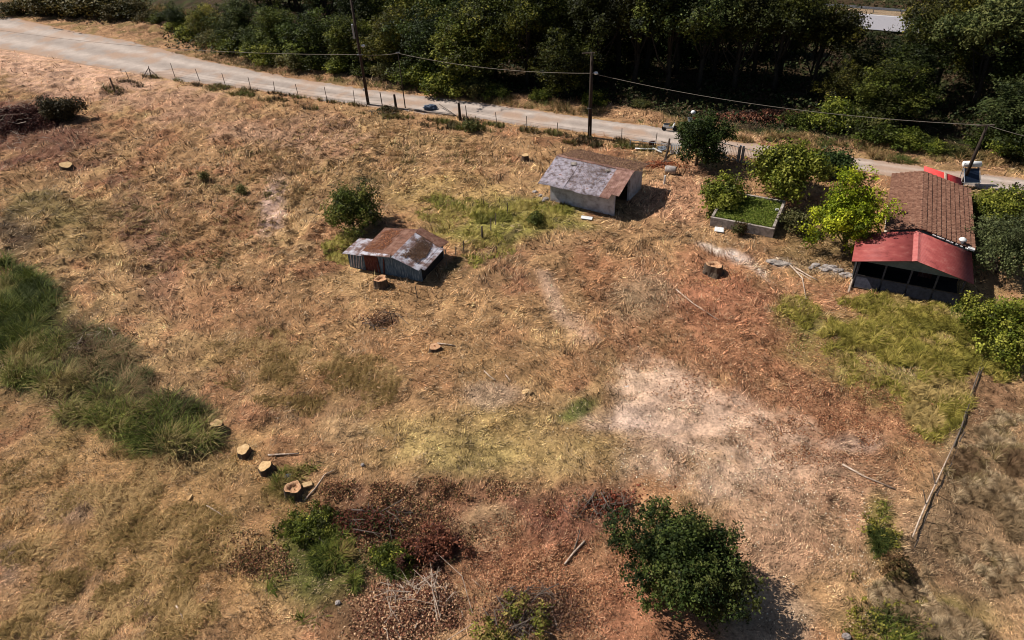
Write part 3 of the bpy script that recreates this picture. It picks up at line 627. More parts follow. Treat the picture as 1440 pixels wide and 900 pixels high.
# ================================================================ small tin shed
s = thing('tin_shed', 'small low boarded shed with peeling white and rusty tin roof beside a bush', 'shed', (*S2, 0), S2A)
def s2z(x):   # roof height along x at the front: eave .., ridge at x=4.5
    return 1.75+(x-1.6)*.16 if x < 4.5 else 2.22-(x-4.5)*.33
s.scale = (1, 1, .9)
MB().wall([(.1, -.1), (1.6, -.1), (1.6, 1.55), (.1, 1.5)], 0, .12).build('front_boards', M['blueboard'], s)
MB().wall([(1.62, -.1), (2.75, -.1), (2.75, 1.82), (1.62, 1.66)], 0, .1).build('front_boards', M['redboard'], s)
MB().wall([(2.77, -.1), (6.7, -.1), (6.7, 1.36), (4.5, 2.12), (2.77, 1.84)], 0, .12).build('front_wall', M['blueboard'], s)
MB().obox((3.4, -.04, .8), (.1, .06, 1.7), (0, .12, 0)).obox((2.9, -.04, .85), (.12, .06, 1.7), (0, -.05, 0)).build('plank', M['redboard'], s)
m = MB()
for i in range(5): m.obox((.35+i*.25, -.03, .75), (.07, .04, 1.3), (0, random.uniform(-.25, .25), 0))
m.build('loose_slats', M['whitewash'], s)
MB().box(1.6, 3.7, -.1, 6.7, 3.82, 1.3).build('back_wall', M['blueboard'], s)
MB().box(6.58, .12, -.1, 6.7, 3.7, 1.3).build('side_wall', M['dark_shade'], s); MB().box(.1, .12, -.1, .22, 2.0, 1.4).build('side_wall', M['dark_shade'], s); MB().box(.22, 1.9, -.1, 1.6, 2.0, 1.4).box(1.6, 1.9, -.1, 1.7, 3.7, 1.3).build('side_wall', M['dark_shade'], s)
def sheet(nm, mt, pts, par, t=.03, nu=14, nv=8, wob=.02, amp=.012):
    """bilinear sheet from 4 corners with shallow corrugation running p0->p3"""
    p = [Vector(q) for q in pts]; V = []; F = []; nu = nu*6
    for j in range(nv+1):
        for i in range(nu+1):
            u, v = i/nu, j/nv; q = (p[0]*(1-u)+p[1]*u)*(1-v)+(p[3]*(1-u)+p[2]*u)*v
            q = q+Vector((0, 0, amp*math.sin(i*math.pi/3)+wob*math.sin(u*5+v*3)))
            if v in (0, 1): q.y += random.uniform(-.02, .02)
            V.append(q)
    for j in range(nv):
        for i in range(nu): a = j*(nu+1)+i; F.append((a, a+1, a+nu+2, a+nu+1))
    return solidify(MB().add(V, F).build(nm, mt, par, True), t)
sheet('left_roof_sheet', M['tin_white'], [(-.15, -.35, 1.58), (1.7, -.3, 1.72), (1.6, 2.1, 1.85), (0, 2.1, 1.7)], s)
sheet('middle_roof_sheet', M['tin_rust'], [(1.45, -.1, 1.86), (4.6, -.12, 2.27), (4.5, 3.95, 2.37), (1.35, 3.9, 1.95)], s)
sheet('roof_edge_strip', M['tin_white'], [(1.4, -.4, 1.84), (4.35, -.38, 2.22), (4.2, -.1, 2.26), (1.6, .1, 1.92)], s, nv=3)
sheet('right_roof_sheet', M['tin_white'], [(4.5, -.42, 2.28), (6.75, -.35, 1.42), (6.7, 3.3, 1.46), (4.55, 3.6, 2.36)], s)
sheet('right_roof_sheet', M['tin_rust'], [(4.5, 3.4, 2.40), (6.8, 3.1, 1.50), (7.1, 4.2, 1.42), (4.5, 4.3, 2.40)], s)
sheet('right_roof_sheet', M['tin_white'], [(6.68, -.1, 1.49), (7.1, -.05, 1.33), (7.15, 3.2, 1.36), (6.65, 3.2, 1.52)], s, nu=3)
MB().slab([(6.2, 1.0, 1.66), (7.0, 1.0, 1.36), (7.0, 1.12, 1.38), (6.2, 1.12, 1.68)], .04) if False else None

def roof_litter(par, p, n, cols, u0, u1, v0, v1, dz, seed, sz=.09):
    rg = np.random.default_rng(seed); u = rg.uniform(u0, u1, n*3); v = rg.uniform(v0, v1, n*3)
    e = np.minimum(np.minimum(u-u0, u1-u), np.minimum(v-v0, v1-v)); k = rg.random(n*3) < sm(e*7+(fbm(u*6+seed, v*6, 4, 3)-.5)*3)*.8
    u = u[k][:n, None]; v = v[k][:n, None]; p = [np.array(q, float) for q in p]
    q = (p[0]*(1-u)+p[1]*u)*(1-v)+(p[3]*(1-u)+p[2]*u)*v; q[:, 2] += dz+rg.random(len(q))*.03
    o = npmesh('roof_litter', *leafquads(q, np.array([0, 0, 1.]), .4, sz, cols, rg), M['straw'], par); o['kind'] = 'stuff'
BRL = [(92, 66, 52), (118, 88, 68), (74, 54, 44), (140, 108, 84)]; RDL = [(130, 78, 52), (158, 98, 64), (100, 62, 46), (176, 120, 84)]
roof_litter(s, [(4.5, -.42, 2.28), (6.75, -.35, 1.42), (6.7, 3.3, 1.46), (4.55, 3.6, 2.36)], 2600, BRL, .2, .93, .14, 1, .04, 1)
roof_litter(s, [(1.45, -.1, 1.86), (4.6, -.12, 2.27), (4.5, 3.95, 2.37), (1.6, 3.9, 1.95)], 1500, RDL, .0, .6, .05, 1, .04, 2)
sh1 = bpy.data.objects['concrete_shed']
roof_litter(sh1, [(-.8, -.7, 1.95), (6.8, -.7, 1.95), (6.8, 2.8, 3.14), (-.8, 2.8, 3.14)], 1800, BRL, .3, .85, .1, 1.1, .05, 3, .07)
roof_litter(sh1, [(-.8, 2.9, 3.18), (6.8, 2.9, 3.18), (6.8, 6.4, 2.45), (-.8, 6.4, 2.45)], 4200, BRL+[(166, 132, 98)], -.1, 1.1, -.1, 1.1, .06, 4)
# ================================================================ concrete tank with green water
tk = P(1000, 303, 1); t_a = math.atan2(P(1090, 320, 1)[1]-tk[1], P(1090, 320, 1)[0]-tk[0])
t = thing('concrete_tank', 'square concrete basin with low grey walls and bright green weed inside', 'basin', (*tk, float(zt(*tk))), t_a)
MB().box(0, 0, -.3, 5.2, .2, .84).build('front_wall', M['concrete'], t, bevel=.02)
MB().box(4.98, .22, -.3, 5.2, 5.2, .98).build('side_wall', M['concrete'], t, bevel=.02); MB().box(0, .22, -.3, .22, 5.2, .92).build('side_wall', M['concrete'], t, bevel=.02)
MB().box(.22, 4.98, -.3, 4.98, 5.2, .95).build('back_wall', M['concrete'], t, bevel=.02)
MB().box(.222, .222, 0, 4.978, 4.978, .7).build('water', M['duckweed'], t)
rg = np.random.default_rng(3); n = 16000; q = np.stack([rg.uniform(.25, 4.95, n), rg.uniform(.25, 4.95, n), rg.uniform(.7, .95, n)], 1)
wd_ = npmesh('water_weed', *leafquads(q, np.array([0, 0, 1.]), .9, .09, [(92, 106, 34), (118, 130, 48), (76, 92, 30), (134, 138, 66)], rg), M['straw'], t); wd_['kind'] = 'stuff'
MB().obox((4.8, 3.2, .98), (.25, .16, .12), (0, 0, .4)).build('drain_box', M['white'], t)

# ================================================================ poles
def top_at(base, pxx, pyy):
    for hh in np.arange(.5, 16, .05):
        q = np.array([base[0], base[1], hh])-np.array([0, 0, CH]); yy = 450-FP*(q@CU)/(q@f_)
        if yy < pyy: return hh
    return 14.
TOPS = {}
def pole(nm, label, cat, bp, tp, r, extra=None, lean=(0, 0), group=None, hmax=14):
    b = P(*bp); hh = min(top_at(b, *tp), hmax); t = thing(nm, label, cat, (*b, float(zt(*b))), 0, group)
    MB().tube([(0, 0, -.3), (lean[0]*.5, lean[1]*.5, hh*.5), (lean[0], lean[1], hh)], [r*1.15, r, r*.8], 12).build('shaft', M['polewood'], t, True)
    TOPS[nm+str(bp[0])] = (b[0]+lean[0], b[1]+lean[1], hh); return t, hh, b
t, hh, b = pole('utility_pole', 'tall dark wooden pole with a pale box and a white lamp, left of the gateway', 'pole', (518, 147), (493, -8), .17)
MB().obox((-.32, -.1, top_at(b, 494, 44)), (.22, .3, 1.6), (0, 0, .2)).build('meter_box', M['metal'], t, bevel=.04)
z_ = top_at(b, 511, 64)
def lamp(par, x, z, sg=1):
    a = MB().tube([(0, 0, z-.1), (x*.6, -.1, z+.06), (x, -.15, z)], .03, 6).build('lamp_arm', M['metal'], par)
    MB().tube([(x, -.15, z+.08), (x, -.15, z+.04), (x, -.15, z-.1), (x, -.15, z-.2)], [.04, .2, .24, .1], 14).build('lamp_head', M['white'], par, True)
lamp(t, .55, z_); MB().obox((-.2, -.1, top_at(b, 513, 126)), (.3, .06, .3), (0, 0, 0)).build('sign_plate', M['white'], t)
MB().obox((0, -.12, top_at(b, 506, 77)), (.7, .1, .1), (0, 0, 0)).build('bracket', M['metal'], t)
zc505 = top_at(b, 506, 77); A505 = (b[0], b[1]-.1, zc505)
t, hh, b = pole('utility_pole', 'dark wooden pole with a white lamp standing behind the whitewashed shed', 'pole', (829, 193), (831, 74), .19)
lamp(t, .45, top_at(b, 836, 102)); A829 = (b[0], b[1]-.1, top_at(b, 830, 103))
MB().obox((-.35, 0, hh-.06), (1.3, .08, .08), (0, 0, 0)).build('crossarm', M['greywood'], t)
MB().obox((-.1, -.15, top_at(b, 829, 152)), (.5, .3, .08), (0, 0, .3)).build('bracket', M['darkmetal'], t)
t, hh, b = pole('utility_pole', 'dark leaning pole rising behind the solar water heater', 'pole', (1352, 262), (1366, 179), .14, lean=(.45, .3))
MB().obox((.3, .3, hh), (1.5, .09, .09), (0, 0, 0)).build('crossarm', M['greywood'], t); ARt = (b[0]+.45, b[1]+.3, hh)
t, hh, b = pole('thin_pole', 'thin grey metal pole by the gateway posts', 'pole', (570, 152), (562, 74), .06)
A562 = (b[0], b[1], hh-.1); MB().obox((0, 0, hh), (.5, .06, .06), (0, 0, 0)).build('crossarm', M['metal'], t)
# lamp post beside the round tree
b = P(968, 215); t = thing('globe_lamp_post', 'post with white globe lamp and orange and white board at the round tree', 'lamp post', (*b, float(zt(*b))))
z1 = top_at(b, 968, 158); z2 = top_at(b, 966, 163)-.25
MB().tube([(0, 0, -.2), (0, 0, z1)], .05, 8).build('shaft', M['metal'], t); MB().tube([(0, 0, z1-.2), (0, 0, z1-.12), (0, 0, z1), (0, 0, z1+.12), (0, 0, z1+.2)], [.08, .2, .25, .2, .06], 14).build('globe', M['white'], t, True)
MB().obox((-.3, -.3, z2), (.45, .06, .45), (-.5, 0, .1)).build('white_board', M['white'], t); MB().obox((.18, -.3, z2), (.45, .06, .45), (-.5, 0, .1)).build('orange_board', M['orange'], t)
# overhead cable
def cable(pts, sag, mb, r=.022):
    for a, c in zip(pts[:-1], pts[1:]):
        a = Vector(a); c = Vector(c); q = []
        for i in range(17): u = i/16; v = a.lerp(c, u); v.z -= sag*4*u*(1-u)*(a-c).length/40; q.append(v)
        mb.tube(q, r, 5)
pl = P(-300, -20, 7)
m = MB(); cable([(pl[0], pl[1], 7.5), A505, A562, A829, ARt, (*P(1560, 215, 4.5), 4.5)], 1.0, m, .024)
tag(m.build('overhead_cable', M['cable']), 'pale overhead cable sagging from pole to pole along the dirt road', 'cable')

# ================================================================ fences
def fence(nm, label, posts, r=.045, wires=(.35, .7, 1.05), wr=.008, hgt=1.35, mt='greywood', thick={}, group=None):
    b0 = P(*posts[0]); t = thing(nm, label, 'fence', (b0[0], b0[1], 0), 0, group); pts = []
    for i, pp in enumerate(posts):
        b = P(*pp); zz = float(zt(*b)); k = thick.get(i, 1); lx, ly = random.uniform(-.1, .1), random.uniform(-.1, .1); hh = hgt*random.uniform(.88, 1.1)
        MB().tube([(b[0]-b0[0], b[1]-b0[1], zz-.2), (b[0]-b0[0]+lx, b[1]-b0[1]+ly, zz+hh)], [r*k, r*k*.85], 7).build('post', M[mt], t)
        pts.append((b[0]-b0[0]+lx*.6, b[1]-b0[1]+ly*.6, zz))
    m = MB()
    for w_ in wires:
        for a, c in zip(pts[:-1], pts[1:]): m.tube([(a[0], a[1], a[2]+w_), ((a[0]+c[0])/2, (a[1]+c[1])/2, (a[2]+c[2])/2+w_-.04), (c[0], c[1], c[2]+w_)], wr, 4)
    m.build('wire', M['darkmetal'], t); return t
fence('wire_fence', 'wire fence of thin wooden posts along the road, left of the gateway',
      [(162, 130), (185, 120), (213, 109), (246, 108), (281, 114), (317, 120), (353, 126), (387, 131), (420, 136), (460, 141), (499, 146), (538, 150)], thick={0: 2.6, 2: 1.6, 11: 1.5}, hgt=1.7)
fence('wire_fence', 'wire fence with rusty posts along the road behind the whitewashed shed',
      [(657, 168), (699, 177), (741, 184), (785, 190), (829, 196), (874, 201), (921, 207)], thick={0: 1.2}, hgt=1.6)
for (a, b_, lab) in (((557, 153), (557, 133), 'short thick dark post on the left side of the gateway'), ((647, 169), (647, 145), 'thick dark post on the right side of the gateway')):
    q = P(*a); hh = top_at(q, *b_); tag(MB().tube([(q[0], q[1], -.2), (q[0]+.02, q[1], hh*.6), (q[0], q[1], hh)], [.17, .15, .13], 9).build('gate_post', M['polewood']), lab, 'post')
q = P(213, 109); zq = float(zt(*q)); t = thing('brace_frame', 'slanting brace poles propping the fence corner at the left', 'brace', (*q, zq))
MB().tube([(-1.1, -.5, 0), (.0, .0, 1.3)], .05, 6).build('brace_pole', M['greywood'], t); MB().tube([(1.2, -.4, 0), (.02, .02, 1.3)], .05, 6).build('brace_pole', M['greywood'], t)
# fallen poles in the gateway and the dark lump
def stick(nm, label, cat, pts, r, mt, zo=.06, n=7, group=None, r2=None, jit=0):
    V = []
    for (a, c, *hgt) in pts:
        q = P(a, c); V.append((q[0], q[1], float(zt(*q))+zo+(hgt[0] if hgt else 0)))
    k = len(V); rr_ = [r+((r2 if r2 is not None else r*.5)-r)*i/(k-1) for i in range(k)]
    return tag(MB().tube(V, rr_, n).build(nm, M[mt], None, True), label, cat, group)
stick('fallen_pole', 'long grey pole lying across the gateway', 'pole', [(575, 155), (605, 160), (645, 165)], .09, 'greywood', .15)
stick('fallen_pole', 'thin fallen pole slanting down from the dark lump in the gateway', 'pole', [(618, 152, .4), (645, 166)], .06, 'greywood', .1)
def rock(nm, label, cat, loc_, size, mt, seed, zo=0, parent=None, group=None):
    rg = np.random.default_rng(seed); V = []; F = []; nu, nv = 12, 8
    for j in range(nv+1):
        for i in range(nu):
            a = 2*math.pi*i/nu; b = math.pi*j/nv-math.pi/2; k = 1+rg.uniform(-.18, .18)*(0 < j < nv)
            V.append((loc_[0]+size[0]*math.cos(b)*math.cos(a)*k, loc_[1]+size[1]*math.cos(b)*math.sin(a)*k, loc_[2]+zo+size[2]*math.sin(b)*k))
    for j in range(nv):
        for i in range(nu): q = (i+1) % nu; F.append((j*nu+i, j*nu+q, (j+1)*nu+q, (j+1)*nu+i))
    o = MB().add(V, F).build(nm, M[mt], parent, False)
    if label: tag(o, label, cat, group)
    return o
q = P(605, 154); rock('tarp_bundle', 'dark blue grey bundle lying on the poles in the gateway', 'bundle', (*q, .25), (.85, .45, .38), 'bluestone', 4)
# metal railing gate right of the round tree
def railing(nm, label, p0, p1, hgt, nb, cat='gate'):
    a = P(*p0); c = P(*p1); L_ = math.dist(a, c); an_ = math.atan2(c[1]-a[1], c[0]-a[0]); t = thing(nm, label, cat, (*a, float(zt(*a))), an_)
    m = MB()
    for z_ in (.12, hgt): m.tube([(0, 0, z_), (L_, 0, z_)], .035, 6)
    for xx in (0, L_): m.tube([(xx, 0, 0), (xx, 0, hgt)], .05, 6)
    for i in range(1, nb): m.tube([(L_*i/nb, 0, .1), (L_*i/nb, 0, hgt)], .014, 5)
    m.build('railing_frame', M['metal'], t); return t
railing('metal_gate', 'grey barred gate leaf in the shade of the round tree', (1006, 219), (1036, 227), 1.5, 14)
railing('metal_gate', 'grey barred gate leaf next to the yellow green fig bush', (1044, 229), (1078, 236), 1.5, 16)
for a, lab in (((1038, 228), 'grey gate post on the round tree side, one of a pair'), ((1042, 229), 'grey gate post on the fig bush side, one of a pair')):
    q = P(*a); tag(MB().box(q[0]-.09, q[1]-.09, -.1, q[0]+.09, q[1]+.09, 1.75).build('gate_post', M['metal'], bevel=.02), lab, 'post')
railing('metal_railing', 'low grey metal railing lying between scrap boards and the round tree', (886, 207), (962, 216), .8, 12, 'railing')
q = P(1032, 266); tag(MB().tube([(q[0], q[1], -.1), (q[0]+.3, q[1]+.1, 1.5)], [.06, .05], 7).build('lone_post', M['greywood']), 'lone slanting post with pale top left of the fig bush', 'post')
q = P(1419, 276); tag(MB().tube([(q[0], q[1], -.1), (q[0]+.2, q[1]+.1, 1.3)], [.08, .07], 7).build('lone_post', M['polewood']), 'dark wooden post by the road at the right edge', 'post')
fence('wire_fence', 'broken wire fence running from the small tin shed through yellow green grass',
      [(628, 372), (641, 364), (652, 356), (678, 335), (690, 324), (697, 316), (714, 303)], r=.05, wires=(.5, .9), hgt=1.25, thick={3: 1.7})
fence('wire_fence', 'two rusty stakes joined by a wire below the small tin shed', [(545, 401), (587, 418)], r=.04, wires=(.6,), hgt=1.0)
stick('lone_stake', 'single dark stake standing in dead twigs below the small tin shed', 'stake', [(553, 456), (550, 450, .9)], .04, 'polewood', 0)
stick('rail_pole', 'long thin pale rail on the ground at the fence corner, far left', 'pole', [(118, 152), (140, 141), (162, 132)], .09, 'drywood', .1)
# bramble clumps at the gateway
# ================================================================ stumps
def stump(px_, py_, r, hh, label, top='cutwood', tilt=(0, 0), hollow=False, group=None):
    q = P(px_, py_); z0 = float(zt(*q)); t = thing('tree_stump', label, 'tree stump', (*q, z0), random.uniform(0, 6))
    rg = np.random.default_rng(int(px_)); n = 26; ph = rg.uniform(0, 6, 4)
    prof = [1+.08*math.sin(3*a+ph[0])+.05*math.sin(5*a+ph[1])+.03*math.sin(9*a+ph[2]) for a in np.linspace(0, 2*math.pi, n, endpoint=False)]
    V = []; F = []
    for zz, k in ((-.15, 1.4), (hh*.25, 1.1), (hh, 1)):
        for i, p_ in enumerate(prof):
            a = 2*math.pi*i/n; p_ = p_*(1+(.16*math.sin(5*a+ph[3]) if k > 1.1 else 0)); x_ = r*k*p_*math.cos(a); y_ = r*k*p_*math.sin(a); V.append((x_, y_, zz+(x_*tilt[0]+y_*tilt[1] if zz > 0 else 0)))
    for j in range(2):
        for i in range(n): F.append((j*n+i, j*n+(i+1) % n, (j+1)*n+(i+1) % n, (j+1)*n+i))
    MB().add(V, F).build('bark', M['bark_dark'], t)
    V = []; F = []; rings = [.96, .7, .45, .2] if not hollow else [.96, .8, .62, .5, .45]
    for ri, k in enumerate(rings):
        for i, p_ in enumerate(prof):
            a = 2*math.pi*i/n; x_ = r*k*p_*math.cos(a); y_ = r*k*p_*math.sin(a)
            dz = (0 if not hollow or ri < 2 else -.035*(ri-1)**1.5)+rg.uniform(-.004, .004)*(5 if hollow else 1); V.append((x_, y_, hh+.006+x_*tilt[0]+y_*tilt[1]+dz))
    for j in range(len(rings)-1):
        for i in range(n): F.append((j*n+i, j*n+(i+1) % n, (j+1)*n+(i+1) % n, (j+1)*n+i))
    F.append(tuple((len(rings)-1)*n+i for i in range(n)))
    MB().add(V, F).build('cut_face', M[top], t)
    if not hollow: MB().tube([(0, 0, hh+.004), (.01, .01, hh+.012)], r*.22, 10).build('heartwood', M['heartwood'], t) if top != 'cutwood' else None
    return t
stump(345, 640, .38, .5, 'pale round cut stump at the end of the green reeds, upper left of a pair', tilt=(.1, -.1))
stump(375, 663, .38, .45, 'pale round cut stump just above the splintered one, lower right of a pair', tilt=(0, -.15))
stump(308, 604, .36, .5, 'pale slanting stump half hidden at the edge of green reeds', tilt=(.15, -.15))
stump(415, 694, .46, .5, 'splintered orange stump beside a dark stone near the bottom left', 'cutwood_red', (.1, -.1), True)
stump(537, 402, .5, .7, 'tall orange brown stump in front of the small tin shed', 'cutwood_red', (0, -.08), True)
stump(1003, 381, .66, .6, 'hollow dark stump right of the middle, above a litter of chips', 'cutwood_red', (.1, -.15), True)
stump(95, 237, .62, .6, 'wide slanting stump with pale cut edge on the far left slope', 'cutwood', (.12, -.2))
stump(739, 226, .34, .6, 'small whitish stump left of the whitewashed shed', 'cutwood', (0, -.1))
stump(612, 492, .38, .25, 'low pale stump with branch beside it in mid clearing', 'cutwood_red')
stump(940, 243, .3, .3, 'small pale stump next to the grey barrel', 'cutwood') if False else None
rock('field_stone', 'dark blue grey stone beside the splintered stump', 'stone', (*Lz(P(407, 672)),), (.3, .26, .28), 'bluestone', 9)
q = Lz(P(434, 686)); tag(MB().obox((q[0], q[1], q[2]+.15), (.5, .3, .1), (.2, .1, .4)).build('wood_block', M['cutwood'], bevel=.02), 'pale wood block right of the splintered stump', 'wood block')
q = Lz(P(268, 700)); tag(MB().obox((q[0], q[1], q[2]+.1), (.1, .4, .1), (0, 0, -.2)).build('wood_block', M['cutwood'], bevel=.02), 'tiny pale wood stub in the lower left grass', 'wood block')
# ================================================================ sticks and logs
stick('dead_branch', 'thin pale branch right of the two round stumps', 'branch', [(378, 643), (400, 641), (421, 640)], .06, 'drywood', .08, r2=.04)
stick('dead_branch', 'long curved dry branch right of the splintered stump', 'branch', [(428, 704), (445, 690), (458, 672), (472, 664)], .05, 'drywood', .08)
stick('dead_branch', 'white peeled stick in the lower left field', 'branch', [(291, 712), (303, 718), (315, 727)], .05, 'drywood', .06)
stick('dead_branch', 'pale stick beside the low stump in mid clearing', 'branch', [(615, 485), (630, 486), (640, 488)], .06, 'drywood', .08)
stick('dead_branch', 'short white curved twig in mid clearing, left of another', 'branch', [(681, 522), (688, 530), (697, 537)], .05, 'drywood', .06)
stick('dead_branch', 'short white twig in mid clearing, right of another', 'branch', [(711, 527), (715, 534), (718, 538)], .04, 'drywood', .06)
stick('dead_branch', 'long straight thin branch crossing the rusty leaves', 'branch', [(950, 408), (975, 428), (1010, 452)], .05, 'drywood', .07)
stick('dead_branch', 'forked pale branch on the pale soil right of middle', 'branch', [(1185, 652), (1215, 668), (1260, 686)], .06, 'drywood', .07)
stick('dead_branch', 'grey branch pointing down left at the lower middle', 'branch', [(822, 762), (806, 778), (794, 793)], .06, 'drywood', .1, r2=.05)
stick('dead_branch', 'thin dark branch standing up from the grey branch', 'branch', [(806, 778), (812, 760), (816, 745)], .045, 'greywood', .1)
stick('dead_branch', 'white stick near the bottom edge beside the brown thicket', 'branch', [(776, 862), (780, 872), (783, 884)], .06, 'drywood', .2)
stick('dead_branch', 'pale stick low in the left corner field', 'branch', [(248, 852), (254, 862), (258, 872)], .05, 'drywood', .06)
for i, (a, c, d) in enumerate((((985, 340), (1020, 352), 'pale'), )): pass
for pts, lab in (([(1112, 372), (1128, 392), (1134, 420)], 'left of three curved pale palm stalks below the basin'), ([(1118, 374), (1138, 390), (1150, 396)], 'right hand curved pale stalk below the basin'), ([(1120, 380), (1128, 384), (1140, 396)], 'middle pale stalk of three below the basin')):
    stick('dry_stalk', lab, 'stalk', pts, .06, 'drywood', .1)
stick('white_pipe', 'short white pipe on the ground at the porch corner', 'pipe', [(1199, 400), (1215, 404)], .07, 'white', .1, r2=.07)
stick('leaning_plank', 'weathered plank leaning against the left porch corner', 'plank', [(1193, 412), (1202, 384, .9), (1205, 376, 1.7)], .09, 'drywood', 0, 4, r2=.08)
# fallen trunk along the lower right boundary
tr = thing('fallen_log', 'long pale bare trunk lying down the lower right boundary', 'log', (0, 0, 0)); V = []
for a, c in ((1282, 758), (1290, 737), (1300, 714), (1313, 686), (1325, 660), (1338, 632)): q = P(a, c); V.append((q[0], q[1], float(zt(*q))+.25))
tr.location = V[0]; V = [tuple(np.array(v)-np.array(V[0])) for v in V]
MB().tube(V, [.035, .045, .045, .04, .035, .02], 8).build('trunk', M['drywood'], tr, True)
MB().tube([V[2], tuple(np.array(V[2])+np.array((-.15, .4, .7)))], [.035, .02], 6).build('branch', M['greywood'], tr); MB().tube([V[3], tuple(np.array(V[3])+np.array((-.2, .5, .8)))], [.035, .02], 6).build('branch', M['greywood'], tr)
stick('fallen_log', 'dark thin log continuing the pale one up towards the green grass', 'log', [(1340, 630), (1352, 600), (1362, 565), (1374, 528), (1382, 505)], .05, 'greywood', .15, r2=.04)
fence('wire_fence', 'old stake fence buried in grass along the lower right boundary', [(1286, 770), (1300, 735), (1316, 698), (1332, 660), (1348, 622), (1360, 580), (1376, 530)], r=.035, wires=(.4,), hgt=.7)
# ================================================================ scrap by the shed
q = Lz(P(943, 243)); t = thing('barrel', 'grey barrel with white end lying right of the whitewashed shed', 'barrel', q, math.radians(-25))
MB().tube([(-.5, 0, .38), (-.46, 0, .38), (0, 0, .38), (.46, 0, .38), (.5, 0, .38)], [.34, .37, .4, .37, .34], 16).build('body', M['stone'], t, True)
MB().tube([(-.53, 0, .38), (-.505, 0, .38)], .33, 16).build('lid', M['white'], t)
q = Lz(P(949, 216)); t = thing('slatted_pallet', 'pale slatted pallet leaning beside the round tree', 'pallet', q, math.radians(-20))
for i in range(5): MB().obox((-.4+.2*i, .1, .5), (.13, .03, 1.05), (-.35, 0, 0)).build('slat', M['white'], t)
MB().obox((0, .03, .25), (1, .05, .08), (-.35, 0, 0)).obox((0, .23, .8), (1, .05, .08), (-.35, 0, 0)).build('rail', M['greywood'], t)
stick('leaning_log', 'dark crooked log standing up between the scrap and the pallet', 'log', [(934, 228), (938, 217, .3), (940, 212, 1.3)], .13, 'polewood', 0, r2=.1)
for i, (a, lab, sz, rot, mt) in enumerate((((908, 212), 'white board lying flat at the fence behind the whitewashed shed', (2.2, .25, .06), (0, 0, -.2), 'white'),
        ((924, 214), 'white plank crossing the scrap heap at the fence', (1.1, .2, .07), (0, .2, -.7), 'white'), ((931, 212), 'grey sheet propped on the scrap heap', (.9, .6, .04), (.4, 0, .2), 'metal'),
        ((937, 205), 'pale post lying by the road behind the scrap heap', (1.2, .12, .1), (0, .3, .1), 'drywood'),
        ((916, 206), 'small dark red frame on the scrap heap', (.6, .1, .5), (.3, 0, .2), 'redboard'))):
    q = Lz(P(*a)); tag(MB().obox((q[0], q[1], q[2]+.18+.05*i), sz, rot).build('scrap_board', M[mt], bevel=.01), lab, 'board')
q = Lz(P(934, 261)); tag(MB().tube([(q[0], q[1], -.1), (q[0], q[1], 1.0)], .09, 8).build('white_post', M['white']), 'short white post at the far end of the whitewashed shed', 'post')
q = Lz(P(825, 308)); tag(MB().obox((q[0], q[1], q[2]+.12), (1.0, .45, .06), (.1, .05, -.3)).build('white_slab', M['white'], bevel=.02), 'white broken slab in front of the whitewashed shed', 'slab')
q = Lz(P(1011, 325)); tag(MB().obox((q[0], q[1], q[2]+.15), (.75, .6, .06), (.2, .05, -.3)).build('white_slab', M['white'], bevel=.02), 'white square board at the left corner of the concrete basin', 'slab')
q = Lz(P(758, 284))
for i, (a, sx) in enumerate((((752, 270), .3), ((760, 276), .22), ((768, 281), .3), ((764, 284), .18))):
    q = Lz(P(*a)); rock('rubble_stone', 'pale rubble lump at the left corner of the whitewashed shed', 'stone', q, (sx, sx*.8, sx*.6), 'stone', 20+i, .05, group='rubble at the left corner of the whitewashed shed')
# motorbike-like small object on the road: wheel with pale tank
q = P(941, 184); t = thing('motor_scooter', 'small black and white scooter parked on the dirt road left of the round tree', 'scooter', (*q, .03), math.radians(-12))
for xx in (-.55, .6):
    w_ = MB(); w_.tube([(xx, -.06, .27), (xx, .06, .27)], .27, 16).build('wheel', M['rubber'], t)
MB().obox((.0, 0, .35), (.8, .26, .14), (0, 0, 0)).obox((.42, 0, .6), (.12, .36, .65), (0, .35, 0)).obox((-.38, 0, .55), (.55, .28, .3), (0, 0, 0)).build('body', M['white'], t, bevel=.05)
MB().obox((-.3, 0, .76), (.7, .26, .1), (0, 0, 0)).build('seat', M['rubber'], t, bevel=.03)
MB().tube([(.5, 0, .85), (.42, 0, 1.0)], .03, 6).tube([(.42, -.32, 1.0), (.42, .32, 1.0)], .025, 6).build('handlebar', M['darkmetal'], t)
# small dark things on the road and rubble wall by the porch
for i in range(16):
    a = 1142+i*3.6+random.uniform(-2, 2); c = 371+(a-1142)*.32+random.uniform(-5, 5); sx = random.uniform(.18, .42)
    rock('rubble_stone', 'grey flat stone in the rubble row left of the porch', 'stone', Lz(P(a, c)), (sx, sx*.75, sx*.5), 'stone', 40+i, .06, group='rubble row left of the porch')
for i, (a, c, s_) in enumerate(((1085, 367, .5), (1095, 368, .6), (1106, 370, .4))):
    rock('broken_slab', 'flat pale slab piece on the bare track below the basin', 'slab', Lz(P(a, c)), (s_, s_*.6, .12), 'concrete', 70+i, .04, group='slab pieces on the bare track below the basin')
rock('hay_clump', 'small round pale yellow clump of hay in mid clearing', 'hay', Lz(P(741, 552)), (.32, .25, .15), 'cutwood', 5, .05)
rock('field_stone', 'white stone at the bottom edge beside bright green grass', 'stone', Lz(P(475, 848)), (.14, .12, .1), 'stone', 6, .05)
rock('field_stone', 'tiny pale stone left of the dead leaves, low in the picture', 'stone', Lz(P(510, 655)), (.12, .1, .08), 'stone', 7, .05)
rock('field_stone', 'pale stone by the lower right weeds', 'stone', Lz(P(1190, 896)), (.2, .16, .12), 'stone', 8, .05)
